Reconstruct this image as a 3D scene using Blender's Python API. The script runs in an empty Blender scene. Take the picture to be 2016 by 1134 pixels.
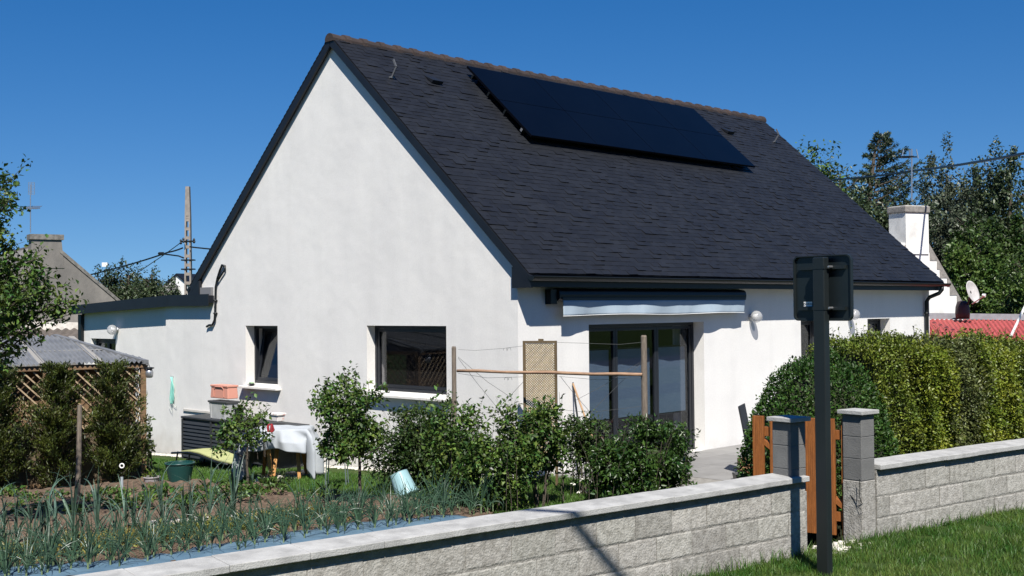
import bpy, math, random
import numpy as np
from mathutils import Vector, Matrix
random.seed(7)
rng = np.random.default_rng(7)
R = math.radians
sc = bpy.context.scene
COL = sc.collection

# ------------------------------------------------------------------ camera, sky, sun, exposure
CX, CY, CZ, YAW, PITCH, ROLL, F = -11.9275, -11.7589, 2.4093, 0.7830, 0.0170, -0.0094, 2332.3
fw = Vector((math.cos(YAW)*math.cos(PITCH), math.sin(YAW)*math.cos(PITCH), math.sin(PITCH)))
r0 = Vector((math.sin(YAW), -math.cos(YAW), 0)); u0 = r0.cross(fw)
rt = r0*math.cos(ROLL) + u0*math.sin(ROLL); up = -r0*math.sin(ROLL) + u0*math.cos(ROLL)
CAMP = Vector((CX, CY, CZ))
cd = bpy.data.cameras.new('camera'); cam = bpy.data.objects.new('camera', cd); COL.objects.link(cam)
cam.matrix_world = Matrix(((rt.x, up.x, -fw.x, CX), (rt.y, up.y, -fw.y, CY), (rt.z, up.z, -fw.z, CZ), (0, 0, 0, 1)))
cd.sensor_width = 36; cd.lens = F/2016*36; cd.clip_end = 3000; cd.clip_start = 0.1
sc.camera = cam

SUN = Vector((-.50, -.61, 1.0)).normalized()          # towards the sun
elev = math.asin(SUN.z); az = math.atan2(SUN.x, SUN.y)
w = bpy.data.worlds.new('World'); sc.world = w; w.use_nodes = True
nt = w.node_tree; bg = nt.nodes['Background']
sky = nt.nodes.new('ShaderNodeTexSky'); sky.sky_type = 'NISHITA'; sky.sun_disc = False
sky.sun_elevation = elev; sky.sun_rotation = az; sky.altitude = 0; sky.air_density = 1.0; sky.dust_density = 0.05; sky.ozone_density = 3.0
tcw = nt.nodes.new('ShaderNodeTexCoord'); mpw = nt.nodes.new('ShaderNodeMapping'); mpw.vector_type = 'POINT'
mpw.inputs['Location'].default_value = (0, 0, .105); mpw.inputs['Scale'].default_value = (1, 1, .85)
nt.links.new(tcw.outputs['Generated'], mpw.inputs[0]); nt.links.new(mpw.outputs[0], sky.inputs[0])
hs = nt.nodes.new('ShaderNodeHueSaturation'); hs.inputs['Saturation'].default_value = 1.42; hs.inputs['Hue'].default_value = .509
nt.links.new(sky.outputs[0], hs.inputs['Color']); nt.links.new(hs.outputs[0], bg.inputs[0]); bg.inputs[1].default_value = 0.059
sd = bpy.data.lights.new('sun', 'SUN'); so = bpy.data.objects.new('sun', sd); COL.objects.link(so)
sd.energy = 5.0; sd.angle = R(0.53); sd.color = (1.0, 0.955, 0.89)
so.rotation_euler = SUN.to_track_quat('Z', 'Y').to_euler()
sc.view_settings.view_transform = 'Standard'; sc.view_settings.look = 'None'
sc.view_settings.exposure = 0.77; sc.view_settings.gamma = 1.0

def at(u, v, D):                       # photo pixel + distance along the view axis -> world point
    return CAMP + (fw + rt*((u-1008)/F) - up*((v-567)/F))*D
def on(u, v, ax, val):                 # photo pixel -> world point on the plane axis = val
    d = fw + rt*((u-1008)/F) - up*((v-567)/F)
    return CAMP + d*((val-CAMP[ax])/d[ax])

# ------------------------------------------------------------------ materials
MATS = {}
def mat(name, c, c2=None, scale=6.0, rough=0.8, bump=0.0, bscale=60.0, isl=0.0, metal=0.0, spec=0.4, detail=6, lo=.35, hi=.65, trans=0.0, stretch=None, coat=0, hue=0):
    if name in MATS: return MATS[name]
    m = bpy.data.materials.new(name); m.use_nodes = True; MATS[name] = m
    t = m.node_tree; N = t.nodes; L = t.links; p = N['Principled BSDF']
    p.inputs['Roughness'].default_value = rough; p.inputs['Metallic'].default_value = metal
    p.inputs['Specular IOR Level'].default_value = spec
    if coat: p.inputs['Coat Weight'].default_value = coat; p.inputs['Coat Roughness'].default_value = .05
    tc = N.new('ShaderNodeTexCoord'); vec = tc.outputs['Object']
    if stretch:
        mp = N.new('ShaderNodeMapping'); mp.inputs['Scale'].default_value = stretch; L.new(vec, mp.inputs[0]); vec = mp.outputs[0]
    rgb = N.new('ShaderNodeRGB'); rgb.outputs[0].default_value = (*c, 1); out = rgb.outputs[0]
    if c2:
        n = N.new('ShaderNodeTexNoise'); n.inputs['Scale'].default_value = scale; n.inputs['Detail'].default_value = detail; n.inputs['Roughness'].default_value = .6
        L.new(vec, n.inputs['Vector'])
        rp = N.new('ShaderNodeValToRGB'); rp.color_ramp.elements[0].position = lo; rp.color_ramp.elements[1].position = hi
        rp.color_ramp.elements[0].color = (*c, 1); rp.color_ramp.elements[1].color = (*c2, 1)
        L.new(n.outputs['Fac'], rp.inputs[0]); out = rp.outputs[0]
    if isl:
        g = N.new('ShaderNodeNewGeometry'); mr = N.new('ShaderNodeMapRange'); mr.inputs[3].default_value = 1-isl; mr.inputs[4].default_value = 1+isl
        L.new(g.outputs['Random Per Island'], mr.inputs[0])
        hv = N.new('ShaderNodeHueSaturation'); L.new(out, hv.inputs['Color']); L.new(mr.outputs[0], hv.inputs['Value'])
        if hue:
            m2 = N.new('ShaderNodeMath'); m2.operation = 'MULTIPLY'; m2.inputs[1].default_value = 7.31; L.new(g.outputs['Random Per Island'], m2.inputs[0])
            m3 = N.new('ShaderNodeMath'); m3.operation = 'FRACT'; L.new(m2.outputs[0], m3.inputs[0])
            mh = N.new('ShaderNodeMapRange'); mh.inputs[3].default_value = .5-hue; mh.inputs[4].default_value = .5+hue; L.new(m3.outputs[0], mh.inputs[0]); L.new(mh.outputs[0], hv.inputs['Hue'])
        out = hv.outputs[0]
    L.new(out, p.inputs['Base Color'])
    if bump:
        b = N.new('ShaderNodeTexNoise'); b.inputs['Scale'].default_value = bscale; b.inputs['Detail'].default_value = 5
        L.new(vec, b.inputs['Vector']); bp = N.new('ShaderNodeBump'); bp.inputs['Strength'].default_value = bump; bp.inputs['Distance'].default_value = .02
        L.new(b.outputs['Fac'], bp.inputs['Height']); L.new(bp.outputs[0], p.inputs['Normal'])
    if trans:
        tr = N.new('ShaderNodeBsdfTranslucent'); L.new(out, tr.inputs[0]); mx = N.new('ShaderNodeMixShader'); mx.inputs[0].default_value = trans
        L.new(p.outputs[0], mx.inputs[1]); L.new(tr.outputs[0], mx.inputs[2]); L.new(mx.outputs[0], N['Material Output'].inputs[0])
    return m

def leafmat(name, c, c2, isl=.35, hue=.02, trans=.22, rough=.42, scale=1.5, spec=.35):
    return mat(name, c, c2, scale=scale, rough=rough, isl=isl, hue=hue, trans=trans, detail=3, spec=spec)

def glassmat(name, tint=(.02, .025, .03), a=.72):
    if name in MATS: return MATS[name]
    m = bpy.data.materials.new(name); m.use_nodes = True; MATS[name] = m
    N = m.node_tree.nodes; L = m.node_tree.links; N.remove(N['Principled BSDF'])
    tr = N.new('ShaderNodeBsdfTransparent'); tr.inputs[0].default_value = (a, a, a*1.02, 1)
    gl = N.new('ShaderNodeBsdfGlossy'); gl.inputs['Roughness'].default_value = .02; gl.inputs[0].default_value = (.9, .95, 1, 1)
    lw = N.new('ShaderNodeLayerWeight'); lw.inputs[0].default_value = .5
    pw = N.new('ShaderNodeMath'); pw.operation = 'POWER'; pw.inputs[1].default_value = 5; L.new(lw.outputs['Facing'], pw.inputs[0])
    fr = N.new('ShaderNodeMath'); fr.operation = 'MULTIPLY_ADD'; fr.inputs[1].default_value = .9; fr.inputs[2].default_value = .045; L.new(pw.outputs[0], fr.inputs[0])
    mx = N.new('ShaderNodeMixShader'); L.new(fr.outputs[0], mx.inputs[0]); L.new(tr.outputs[0], mx.inputs[1]); L.new(gl.outputs[0], mx.inputs[2])
    L.new(mx.outputs[0], N['Material Output'].inputs[0]); return m

# render on the house walls: off-white, faint vertical weather streaks and cloudy patches
def rendermat(name, base, stain, dirt):
    m = bpy.data.materials.new(name); m.use_nodes = True; t = m.node_tree; N = t.nodes; L = t.links; p = N['Principled BSDF']; p.inputs['Roughness'].default_value = .9
    p.inputs['Specular IOR Level'].default_value = .2
    tc = N.new('ShaderNodeTexCoord')
    mp = N.new('ShaderNodeMapping'); mp.inputs['Scale'].default_value = (1, 1, .38); L.new(tc.outputs['Object'], mp.inputs[0])
    n = N.new('ShaderNodeTexNoise'); n.inputs['Scale'].default_value = 1.1; n.inputs['Detail'].default_value = 7; n.inputs['Roughness'].default_value = .62; L.new(mp.outputs[0], n.inputs['Vector'])
    rp = N.new('ShaderNodeValToRGB'); rp.color_ramp.elements[0].position = .38; rp.color_ramp.elements[1].position = .64
    rp.color_ramp.elements[0].color = (*base, 1); rp.color_ramp.elements[1].color = (*stain, 1); L.new(n.outputs['Fac'], rp.inputs[0])
    n2 = N.new('ShaderNodeTexNoise'); n2.inputs['Scale'].default_value = 38; n2.inputs['Detail'].default_value = 3; L.new(tc.outputs['Object'], n2.inputs['Vector'])
    mr = N.new('ShaderNodeMapRange'); mr.inputs[1].default_value = .3; mr.inputs[2].default_value = .7; mr.inputs[3].default_value = .955; mr.inputs[4].default_value = 1.03; L.new(n2.outputs['Fac'], mr.inputs[0])
    hv = N.new('ShaderNodeHueSaturation'); L.new(rp.outputs[0], hv.inputs['Color']); L.new(mr.outputs[0], hv.inputs['Value'])
    ms = N.new('ShaderNodeMapping'); ms.inputs['Scale'].default_value = (3.5, 3.5, .3); L.new(tc.outputs['Object'], ms.inputs[0])
    ns = N.new('ShaderNodeTexNoise'); ns.inputs['Scale'].default_value = 1.0; ns.inputs['Detail'].default_value = 6; L.new(ms.outputs[0], ns.inputs['Vector'])
    rs0 = N.new('ShaderNodeMapRange'); rs0.inputs[1].default_value = .52; rs0.inputs[2].default_value = .78; rs0.inputs[3].default_value = 1.0; rs0.inputs[4].default_value = .955; L.new(ns.outputs['Fac'], rs0.inputs[0])
    ml = N.new('ShaderNodeMath'); ml.operation = 'MULTIPLY'; L.new(mr.outputs[0], ml.inputs[0]); L.new(rs0.outputs[0], ml.inputs[1]); L.new(ml.outputs[0], hv.inputs['Value'])
    # splash dirt low on the wall
    sx = N.new('ShaderNodeSeparateXYZ'); L.new(tc.outputs['Object'], sx.inputs[0])
    n3 = N.new('ShaderNodeTexNoise'); n3.inputs['Scale'].default_value = 3.; L.new(tc.outputs['Object'], n3.inputs['Vector'])
    ad = N.new('ShaderNodeMath'); ad.operation = 'MULTIPLY_ADD'; ad.inputs[1].default_value = .9; L.new(n3.outputs['Fac'], ad.inputs[0]); L.new(sx.outputs['Z'], ad.inputs[2])
    m2 = N.new('ShaderNodeMapRange'); m2.inputs[1].default_value = .0; m2.inputs[2].default_value = .55; m2.inputs[3].default_value = .6; m2.inputs[4].default_value = 0; L.new(ad.outputs[0], m2.inputs[0])
    mx = N.new('ShaderNodeMix'); mx.data_type = 'RGBA'; L.new(m2.outputs[0], mx.inputs['Factor']); L.new(hv.outputs[0], mx.inputs[6]); mx.inputs[7].default_value = (*dirt, 1)
    L.new(mx.outputs[2], p.inputs['Base Color'])
    b = N.new('ShaderNodeBump'); b.inputs['Strength'].default_value = .35; b.inputs['Distance'].default_value = .01
    n4 = N.new('ShaderNodeTexNoise'); n4.inputs['Scale'].default_value = 130; n4.inputs['Detail'].default_value = 4; L.new(tc.outputs['Object'], n4.inputs['Vector']); L.new(n4.outputs['Fac'], b.inputs['Height'])
    n5 = N.new('ShaderNodeTexNoise'); n5.inputs['Scale'].default_value = 1.8; n5.inputs['Detail'].default_value = 2; L.new(tc.outputs['Object'], n5.inputs['Vector'])
    b2 = N.new('ShaderNodeBump'); b2.inputs['Strength'].default_value = .25; b2.inputs['Distance'].default_value = .05; L.new(n5.outputs['Fac'], b2.inputs['Height']); L.new(b.outputs[0], b2.inputs['Normal'])
    L.new(b2.outputs[0], p.inputs['Normal']); MATS[name] = m; return m

M_render = rendermat('white_render', (.675, .662, .63), (.63, .618, .592), (.42, .39, .34))
M_slate = mat('slate', (.0092, .0103, .0134), (.0126, .0139, .0170), scale=1.6, rough=.5, isl=.15, bump=.25, bscale=45, spec=.25)
M_zinc = mat('anthracite_metal', (.006, .0075, .011), (.008, .010, .014), scale=3, rough=.45, spec=.4)
M_black = mat('black_metal', (.006, .008, .009), rough=.4)
M_ridge = mat('ridge_tile', (.042, .028, .023), (.028, .021, .019), scale=5, rough=.75, isl=.25, bump=.3, bscale=30)
M_panel = mat('solar_glass', (.0012, .0016, .0034), (.0016, .0022, .0044), scale=1, rough=.3, spec=.09)
M_pframe = mat('panel_frame', (.0012, .0016, .0034), rough=.4, spec=.1)
M_frame = mat('window_frame_dark', (.014, .016, .020), rough=.4)
M_sill = mat('sill_stone', (.66, .64, .60), (.56, .54, .50), scale=9, rough=.85, bump=.1)
M_glass = glassmat('window_glass')
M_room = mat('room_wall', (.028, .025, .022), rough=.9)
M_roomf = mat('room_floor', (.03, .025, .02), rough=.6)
M_conc = mat('coping_concrete', (.40, .40, .385), (.27, .27, .26), scale=6, rough=.9, bump=.35, bscale=110, isl=.10)
M_block = mat('concrete_block', (.215, .206, .182), (.335, .325, .295), scale=20, rough=.95, bump=.5, bscale=60, isl=.15, detail=5, lo=.36, hi=.60, hue=.012)
M_mortar = mat('mortar', (.26, .25, .225), (.18, .17, .15), scale=12, rough=.95, bump=.6, bscale=60)
M_greyblk = mat('grey_pillar_block', (.145, .145, .14), (.115, .115, .112), scale=5, rough=.85, bump=.25, bscale=90, isl=.08)
M_gatewood = mat('stained_wood', (.26, .092, .022), (.17, .058, .015), scale=9, rough=.5, stretch=(9, 9, .7), bump=.25, bscale=30, isl=.15)
M_sign = mat('sign_metal', (.0085, .0115, .0125), (.011, .015, .016), scale=2, rough=.42, spec=.5)
M_signface = mat('sign_enamel_back', (.007, .011, .0125), (.0095, .014, .0155), scale=3, rough=.4, spec=.5)
M_lattice = mat('treated_lattice', (.36, .275, .14), (.26, .20, .10), scale=14, rough=.75, isl=.15)
M_lattframe = mat('treated_frame', (.105, .075, .036), (.075, .052, .026), scale=10, rough=.8, stretch=(5, 5, 1))
M_post = mat('weathered_post', (.19, .155, .12), (.11, .09, .072), scale=12, rough=.9, stretch=(6, 6, .6), bump=.5, bscale=30)
M_rail = mat('rail_wood', (.33, .21, .13), (.20, .12, .075), scale=9, rough=.8, stretch=(1, 1, 6))
M_wire = mat('garden_wire', (.16, .16, .15), rough=.5, metal=.6)
M_soil = mat('soil', (.150, .108, .078), (.072, .052, .038), scale=11, rough=1, bump=1.0, bscale=40, spec=.1, detail=9)
M_lawn = mat('lawn_ground', (.030, .055, .014), (.055, .080, .022), scale=4, rough=1, bump=.8, bscale=90, spec=.1)
M_blade = leafmat('grass_blade', (.038, .100, .013), (.105, .160, .030), isl=.5, hue=.03, trans=.3, rough=.5, scale=1.7)
M_blade2 = leafmat('lawn_blade', (.055, .130, .018), (.085, .165, .028), isl=.4, hue=.02, trans=.3, rough=.5, scale=.6)
M_tile = mat('patio_tile', (.225, .22, .21), (.185, .18, .172), scale=2.5, rough=.7, isl=.07)
M_bark = mat('bark', (.10, .082, .062), (.055, .045, .036), scale=20, rough=.95, stretch=(4, 4, 1), bump=.6)
M_blue = mat('blue_sheet', (.060, .115, .17), (.10, .165, .22), scale=3, rough=.55, bump=.4, bscale=6)
M_white = mat('white_plastic', (.72, .72, .70), rough=.4)

# ------------------------------------------------------------------ mesh helpers
ORG = {}
def tag(o, label=None, cat=None, group=None, kind=None):
    if label: o['label'] = label
    if cat: o['category'] = cat
    if group: o['group'] = group
    if kind: o['kind'] = kind
    return o
def thing(name, loc, label, cat, group=None, rz=0):
    o = bpy.data.objects.new(name, None); o.empty_display_size = .2; COL.objects.link(o)
    o.location = loc; o.rotation_euler = (0, 0, rz); ORG[o.name] = Vector(loc)
    return tag(o, label, cat, group)
class MB:
    def __init__(s): s.v = []; s.f = []
    def add(s, vs, fs):
        n = len(s.v); s.v += [tuple(p) for p in vs]; s.f += [tuple(i+n for i in f) for f in fs]
        return s
    def hexa(s, p):                    # 0-3 bottom ccw, 4-7 top
        return s.add(p, [(3, 2, 1, 0), (4, 5, 6, 7), (0, 1, 5, 4), (1, 2, 6, 5), (2, 3, 7, 6), (3, 0, 4, 7)])
    def box(s, x0, x1, y0, y1, z0, z1):
        return s.hexa([(x0, y0, z0), (x1, y0, z0), (x1, y1, z0), (x0, y1, z0), (x0, y0, z1), (x1, y0, z1), (x1, y1, z1), (x0, y1, z1)])
    def obox(s, c, ax, ay, az_):       # centre and three half vectors
        c = Vector(c); ax, ay, az_ = Vector(ax), Vector(ay), Vector(az_)
        return s.hexa([c-ax-ay-az_, c+ax-ay-az_, c+ax+ay-az_, c-ax+ay-az_, c-ax-ay+az_, c+ax-ay+az_, c+ax+ay+az_, c-ax+ay+az_])
    def bar(s, a, b, wd, th, upv=(0, 0, 1)):
        a, b = Vector(a), Vector(b); d = (b-a); u = Vector(upv); side = d.cross(u)
        if side.length < 1e-6: side = d.cross(Vector((1, 0, 0)))
        side.normalize(); u2 = side.cross(d).normalized()
        return s.obox((a+b)/2, d/2, side*wd/2, u2*th/2)
    def prism(s, poly, vec):
        n = len(poly); v = Vector(vec); P = [Vector(p) for p in poly]
        s.add(P+[p+v for p in P], [tuple(range(n))[::-1], tuple(range(n, 2*n))]+[(i, (i+1) % n, n+(i+1) % n, n+i) for i in range(n)])
        return s
    def tube(s, pts, r, n=8, caps=True):
        pts = [Vector(p) for p in pts]; k = len(pts); rr = r if isinstance(r, (list, tuple)) else [r]*k
        vs = []; fs = []; ref = None
        for i, p in enumerate(pts):
            d = (pts[min(i+1, k-1)]-pts[max(i-1, 0)]).normalized()
            if ref is None: ref = d.orthogonal().normalized()
            ref = (ref-d*ref.dot(d)); ref = ref.normalized() if ref.length > 1e-5 else d.orthogonal().normalized()
            b = d.cross(ref)
            for j in range(n):
                a = 2*math.pi*j/n; vs.append(p+(ref*math.cos(a)+b*math.sin(a))*rr[i])
        for i in range(k-1):
            for j in range(n): fs.append((i*n+j, i*n+(j+1) % n, (i+1)*n+(j+1) % n, (i+1)*n+j))
        if caps: fs += [tuple(range(n))[::-1], tuple((k-1)*n+j for j in range(n))]
        return s.add(vs, fs)
    def lathe(s, prof, c, n=24, M=None, closed=False):
        vs = []; fs = []; k = len(prof); c = Vector(c)
        for (r, z) in prof:
            for j in range(n):
                a = 2*math.pi*j/n; p = Vector((r*math.cos(a), r*math.sin(a), z))
                if M: p = M @ p
                vs.append(c+p)
        for i in range(k-1):
            for j in range(n): fs.append((i*n+j, i*n+(j+1) % n, (i+1)*n+(j+1) % n, (i+1)*n+j))
        fs += [tuple(range(n))[::-1], tuple((k-1)*n+j for j in range(n))]
        return s.add(vs, fs)
    def quad(s, a, b, c, d): return s.add([a, b, c, d], [(0, 1, 2, 3)])
    def build(s, name, m, parent=None, origin=None, smooth=False, bevel=0):
        me = bpy.data.meshes.new(name)
        o0 = ORG.get(parent.name, Vector()) if parent else Vector(origin or (0, 0, 0))
        me.from_pydata([(p[0]-o0.x, p[1]-o0.y, p[2]-o0.z) for p in s.v], [], s.f)
        me.validate(); me.update()
        if smooth: me.polygons.foreach_set('use_smooth', [True]*len(me.polygons))
        me.materials.append(m)
        o = bpy.data.objects.new(name, me); COL.objects.link(o)
        if parent: o.parent = parent; ORG[o.name] = o0
        else: o.location = o0; ORG[o.name] = o0.copy()
        if bevel:
            b = o.modifiers.new('bevel', 'BEVEL'); b.width = bevel; b.segments = 2; b.limit_method = 'ANGLE'
        return o

def npmesh(name, V, Fc, m, parent=None, origin=None, per=3, smooth=False):
    me = bpy.data.meshes.new(name); o0 = ORG.get(parent.name, Vector()) if parent else Vector(origin or (0, 0, 0))
    V = np.asarray(V, dtype=np.float32)-np.array(o0, dtype=np.float32); Fc = np.asarray(Fc, dtype=np.int32)
    me.vertices.add(len(V)); me.vertices.foreach_set('co', V.ravel())
    me.loops.add(Fc.size); me.loops.foreach_set('vertex_index', Fc.ravel())
    me.polygons.add(len(Fc)); me.polygons.foreach_set('loop_start', np.arange(0, Fc.size, per, dtype=np.int32))
    me.update(calc_edges=True); me.materials.append(m)
    if smooth: me.polygons.foreach_set('use_smooth', [True]*len(me.polygons))
    o = bpy.data.objects.new(name, me); COL.objects.link(o)
    if parent: o.parent = parent; ORG[o.name] = o0
    else: o.location = o0; ORG[o.name] = o0.copy()
    return o

def unit(a): return a/np.maximum(np.linalg.norm(a, axis=1, keepdims=True), 1e-9)
def leafgeo(C, L, W, out=None, ob=.6, droop=.2, fold=.25, curl=0):
    n = len(C); d = rng.normal(size=(n, 3))
    d = unit(d)
    if out is not None: d = unit(d+ob*out)
    d[:, 2] -= droop; d = unit(d)
    nn = rng.normal(size=(n, 3))*.8; nn[:, 2] += .9
    if out is not None: nn = nn + .5*out
    side = unit(np.cross(d, nn)); nrm = np.cross(side, d)
    kk_ = rng.uniform(.5, 1.35, (n, 1)); Ls = L*kk_; Ws = W*kk_*rng.uniform(.8, 1.2, (n, 1))
    a = C; tip = C+d*Ls; mid = C+d*Ls*.45
    l = mid-side*Ws*.5+nrm*Ws*fold; r = mid+side*Ws*.5+nrm*Ws*fold
    V = np.stack([a, l, tip, r], 1).reshape(-1, 3); b = np.arange(n)[:, None]*4
    Fc = np.concatenate([b+np.array([[0, 2, 1]]), b+np.array([[0, 3, 2]])], 1).reshape(-1, 3)
    return V, Fc
def leaves(name, C, L, W, m, parent, **k):
    V, Fc = leafgeo(np.asarray(C, float), L, W, **k); return npmesh(name, V, Fc, m, parent)

def blob(n, c, rad, nc=60, cr=.16, shell=.5, zmin=-1, bump=.18, flat=0):
    """clumped points through an uneven ellipsoid; returns points and outward directions"""
    c = np.array(c, float); rad = np.array(rad, float)
    k = 0; cl = []
    ph = rng.uniform(0, 6.28, 6)
    while len(cl) < nc:
        d = unit(rng.normal(size=(1, 3)))[0]
        if d[2] < zmin: continue
        b = min(1+bump*(math.sin(3*d[0]*2+ph[0])+math.sin(4*d[1]*2+ph[1])+math.sin(5*d[2]+ph[2]))/1.6+bump*.5*rng.normal(), 1.22)
        cl.append(d*b*(shell+(1-shell)*rng.random()**.6))
    cl = np.array(cl); idx = rng.integers(0, nc, n); out = unit(cl[idx])
    sz = rng.uniform(.55, 1.3, nc)[idx][:, None]
    P = cl[idx]+unit(rng.normal(size=(n, 3)))*(rng.random((n, 1))**.45)*cr*1.9*sz
    return c+P*rad, out
def lump(name, c, rad, m, parent, amp=.12, seg=20, zcut=None):
    vs = []; ph = rng.uniform(0, 6.28, 4); n = seg; kk = seg//2
    mb = MB()
    for i in range(kk+1):
        th = math.pi*i/kk
        for j in range(n):
            a = 2*math.pi*j/n; d = Vector((math.sin(th)*math.cos(a), math.sin(th)*math.sin(a), math.cos(th)))
            b = 1+amp*(math.sin(4*a+ph[0])*math.sin(th)+math.sin(5*th+ph[1]+2*a*0)+.6*math.sin(7*a+3*th+ph[2])*math.sin(th))/1.5
            vs.append((c[0]+d.x*b*rad[0], c[1]+d.y*b*rad[1], c[2]+d.z*b*rad[2]))
    mb.v = vs; mb.f = [(i*n+j, (i+1)*n+j, (i+1)*n+(j+1) % n, i*n+(j+1) % n) for i in range(kk) for j in range(n)]
    return mb.build(name, m, parent, smooth=True)

def garden_z(x, y): return -0.045*max(y+.2, 0.0)-.0
WA = R(-6.5); WO = Vector((-2.96, -6.20, 0)); WD = Vector((math.cos(WA), math.sin(WA), 0)); WN = Vector((-WD.y, WD.x, 0))
def ws(s, t, z=0): p = WO+WD*s+WN*t; p.z = z; return p

# ------------------------------------------------------------------ ground
ss = [-300, -120, -40]+[-20+i*.8 for i in range(60)]+[60, 150, 400]
ts = [-200, -60, -25, -12, -8, -5, -3, -2, -1.2, -.6, -.2, .04, .13, .5]+[1+i*.7 for i in range(30)]+[26, 40, 80, 200, 500]
gv = []
def gz(s, t):
    p = ws(s, t)
    if t <= .05: return .25+.018*math.sin(s*1.7+t)*min(1, -t+.1)
    z = garden_z(p.x, p.y)
    return max(z, -.9)-.01
for t in ts:
    for s in ss: gv.append(tuple(ws(s, t, gz(s, t))))
mb = MB(); mb.v = gv; n = len(ss)
mb.f = [(j*n+i, j*n+i+1, (j+1)*n+i+1, (j+1)*n+i) for j in range(len(ts)-1) for i in range(n-1)]
tag(mb.build('ground', M_lawn, smooth=False), kind='structure')

# road behind the photographer's verge
mb = MB(); mb.hexa([ws(-150, -9.5, .1), ws(150, -9.5, .1), ws(150, -4.6, .1), ws(-150, -4.6, .1), ws(-150, -9.5, .262), ws(150, -9.5, .262), ws(150, -4.6, .262), ws(-150, -4.6, .262)])
tag(mb.build('road', mat('asphalt', (.05, .05, .05), (.065, .063, .06), scale=20, rough=.9)), kind='structure')
# patio of pale tiles
mb = MB()
tx = .6
xs = [1.75+i*tx for i in range(20)]
for i in range(-2, 20):
    for j in range(0, 7):
        x0 = 1.75+i*tx; y1 = -j*tx
        if i < 0 and j > 0: continue
        mb.box(x0+.003, x0+tx-.003, y1-tx+.003, y1-.003, -.03, .004+.0008*random.random())
tag(mb.build('patio', M_tile, origin=(1.75, 0, 0)), kind='structure')
mb = MB(); mb.box(.56, 14, -4.25, -.001, -.05, -.004); tag(mb.build('patio_joint_bed', M_mortar, origin=(1, 0, 0)), kind='structure')

# vegetable beds: clods of soil
poly = [(-12, 6.5), (-5.04, 5.5), (-3.3, 4.75), (-2.75, 3.7), (-2.68, 1.9), (-2.5, .5), (-2.05, -1.2), (-2.6, -2.4), (-13, -1.5)]
def inside(x, y, P):
    c = False; j = len(P)-1
    for i in range(len(P)):
        if (P[i][1] > y) != (P[j][1] > y) and x < (P[j][0]-P[i][0])*(y-P[i][1])/(P[j][1]-P[i][1])+P[i][0]: c = not c
        j = i
    return c
from mathutils import noise as mn
mb = MB(); G = .055; ids = {}
for iy in range(int(9.2/G)):
    for ix in range(int(8.2/G)):
        x = -10.2+ix*G; y = -2.5+iy*G
        if not inside(x, y, poly): continue
        q = []
        for (dx, dy) in ((0, 0), (1, 0), (1, 1), (0, 1)):
            k = (ix+dx, iy+dy)
            if k not in ids:
                X = -10.2+k[0]*G; Y = -2.5+k[1]*G
                h = .03+.035*mn.noise(Vector((X*5, Y*5, 0)))+.05*abs(mn.noise(Vector((X*13, Y*13, 3))))+.045*mn.noise(Vector((X*1.1, Y*1.1, 7)))
                if Y > 2: h += .05
                ids[k] = len(mb.v); mb.v.append((X+.012*random.uniform(-1, 1), Y+.012*random.uniform(-1, 1), garden_z(X, Y)+h))
            q.append(ids[k])
        mb.f.append(tuple(q))
tag(mb.build('soil_bed', M_soil, origin=(-5, 2, 0)), kind='structure')

# ------------------------------------------------------------------ the house
W_, O_, E_, ZE, ZR, L_ = 8.5174, .075, .3025, 2.8925, 6.9899, 12.7584
SL = (ZR-ZE)/(W_/2+E_)
house = thing('house', (0, 0, 0), 'white rendered house with steep dark slate roof and tall blank gable', 'house')
def slab(mb, axis, u0, u1, z0, z1, th, holes, plane=0.0):
    """wall slab with openings; axis 'x': wall in plane x=plane spanning y; axis 'y': plane y=plane spanning x"""
    us = sorted({u0, u1, *[h[0] for h in holes], *[h[1] for h in holes]}); zs = sorted({z0, z1, *[h[2] for h in holes], *[h[3] for h in holes]})
    def P(u, d, z): return (plane+d, u, z) if axis == 'x' else (u, plane+d, z)
    for a, b in zip(us, us[1:]):
        for c, d in zip(zs, zs[1:]):
            um = (a+b)/2; zm = (c+d)/2
            if any(h[0] < um < h[1] and h[2] < zm < h[3] for h in holes): continue
            mb.quad(P(a, 0, c), P(b, 0, c), P(b, 0, d), P(a, 0, d)); mb.quad(P(a, th, c), P(a, th, d), P(b, th, d), P(b, th, c))
    for h in holes:
        a, b, c, d = h
        mb.quad(P(a, 0, c), P(a, 0, d), P(a, th, d), P(a, th, c)); mb.quad(P(b, 0, c), P(b, th, c), P(b, th, d), P(b, 0, d))
        mb.quad(P(a, 0, d), P(b, 0, d), P(b, th, d), P(a, th, d)); mb.quad(P(a, 0, c), P(a, th, c), P(b, th, c), P(b, 0, c))
TH = .36
W1 = (5.97, 7.0, 1.08, 2.135); W2 = (1.515, 3.436, 1.10, 2.15)
mb = MB()
zt = 2.97
slab(mb, 'x', 0, W_, -.7, zt, TH, [W1, W2])
def rz_(y): return ZE+(min(y, W_-y)+E_)*SL-.07
mb.prism([(0, 0, zt), (0, W_, zt), (0, W_, rz_(0)), (0, W_/2, rz_(W_/2)), (0, 0, rz_(0))], (TH, 0, 0))
DOOR = (1.515, 4.443, 0.0, 2.15); SLIT = (7.5, 8.32, 0.0, 2.15); W3 = (10.02, 10.96, 1.15, 2.125)
slab(mb, 'y', 0, L_, -.3, zt, TH, [DOOR, SLIT, W3])
mb.quad((L_, 0, -.3), (L_, W_, -.3), (L_, W_, zt), (L_, 0, zt)); mb.quad((0, W_, -.7), (L_, W_, -.7), (L_, W_, zt), (0, W_, zt))
mb.prism([(L_-.3, 0, zt), (L_-.3, W_, zt), (L_-.3, W_, rz_(0)), (L_-.3, W_/2, rz_(W_/2)), (L_-.3, 0, rz_(0))], (.3, 0, 0))
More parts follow.
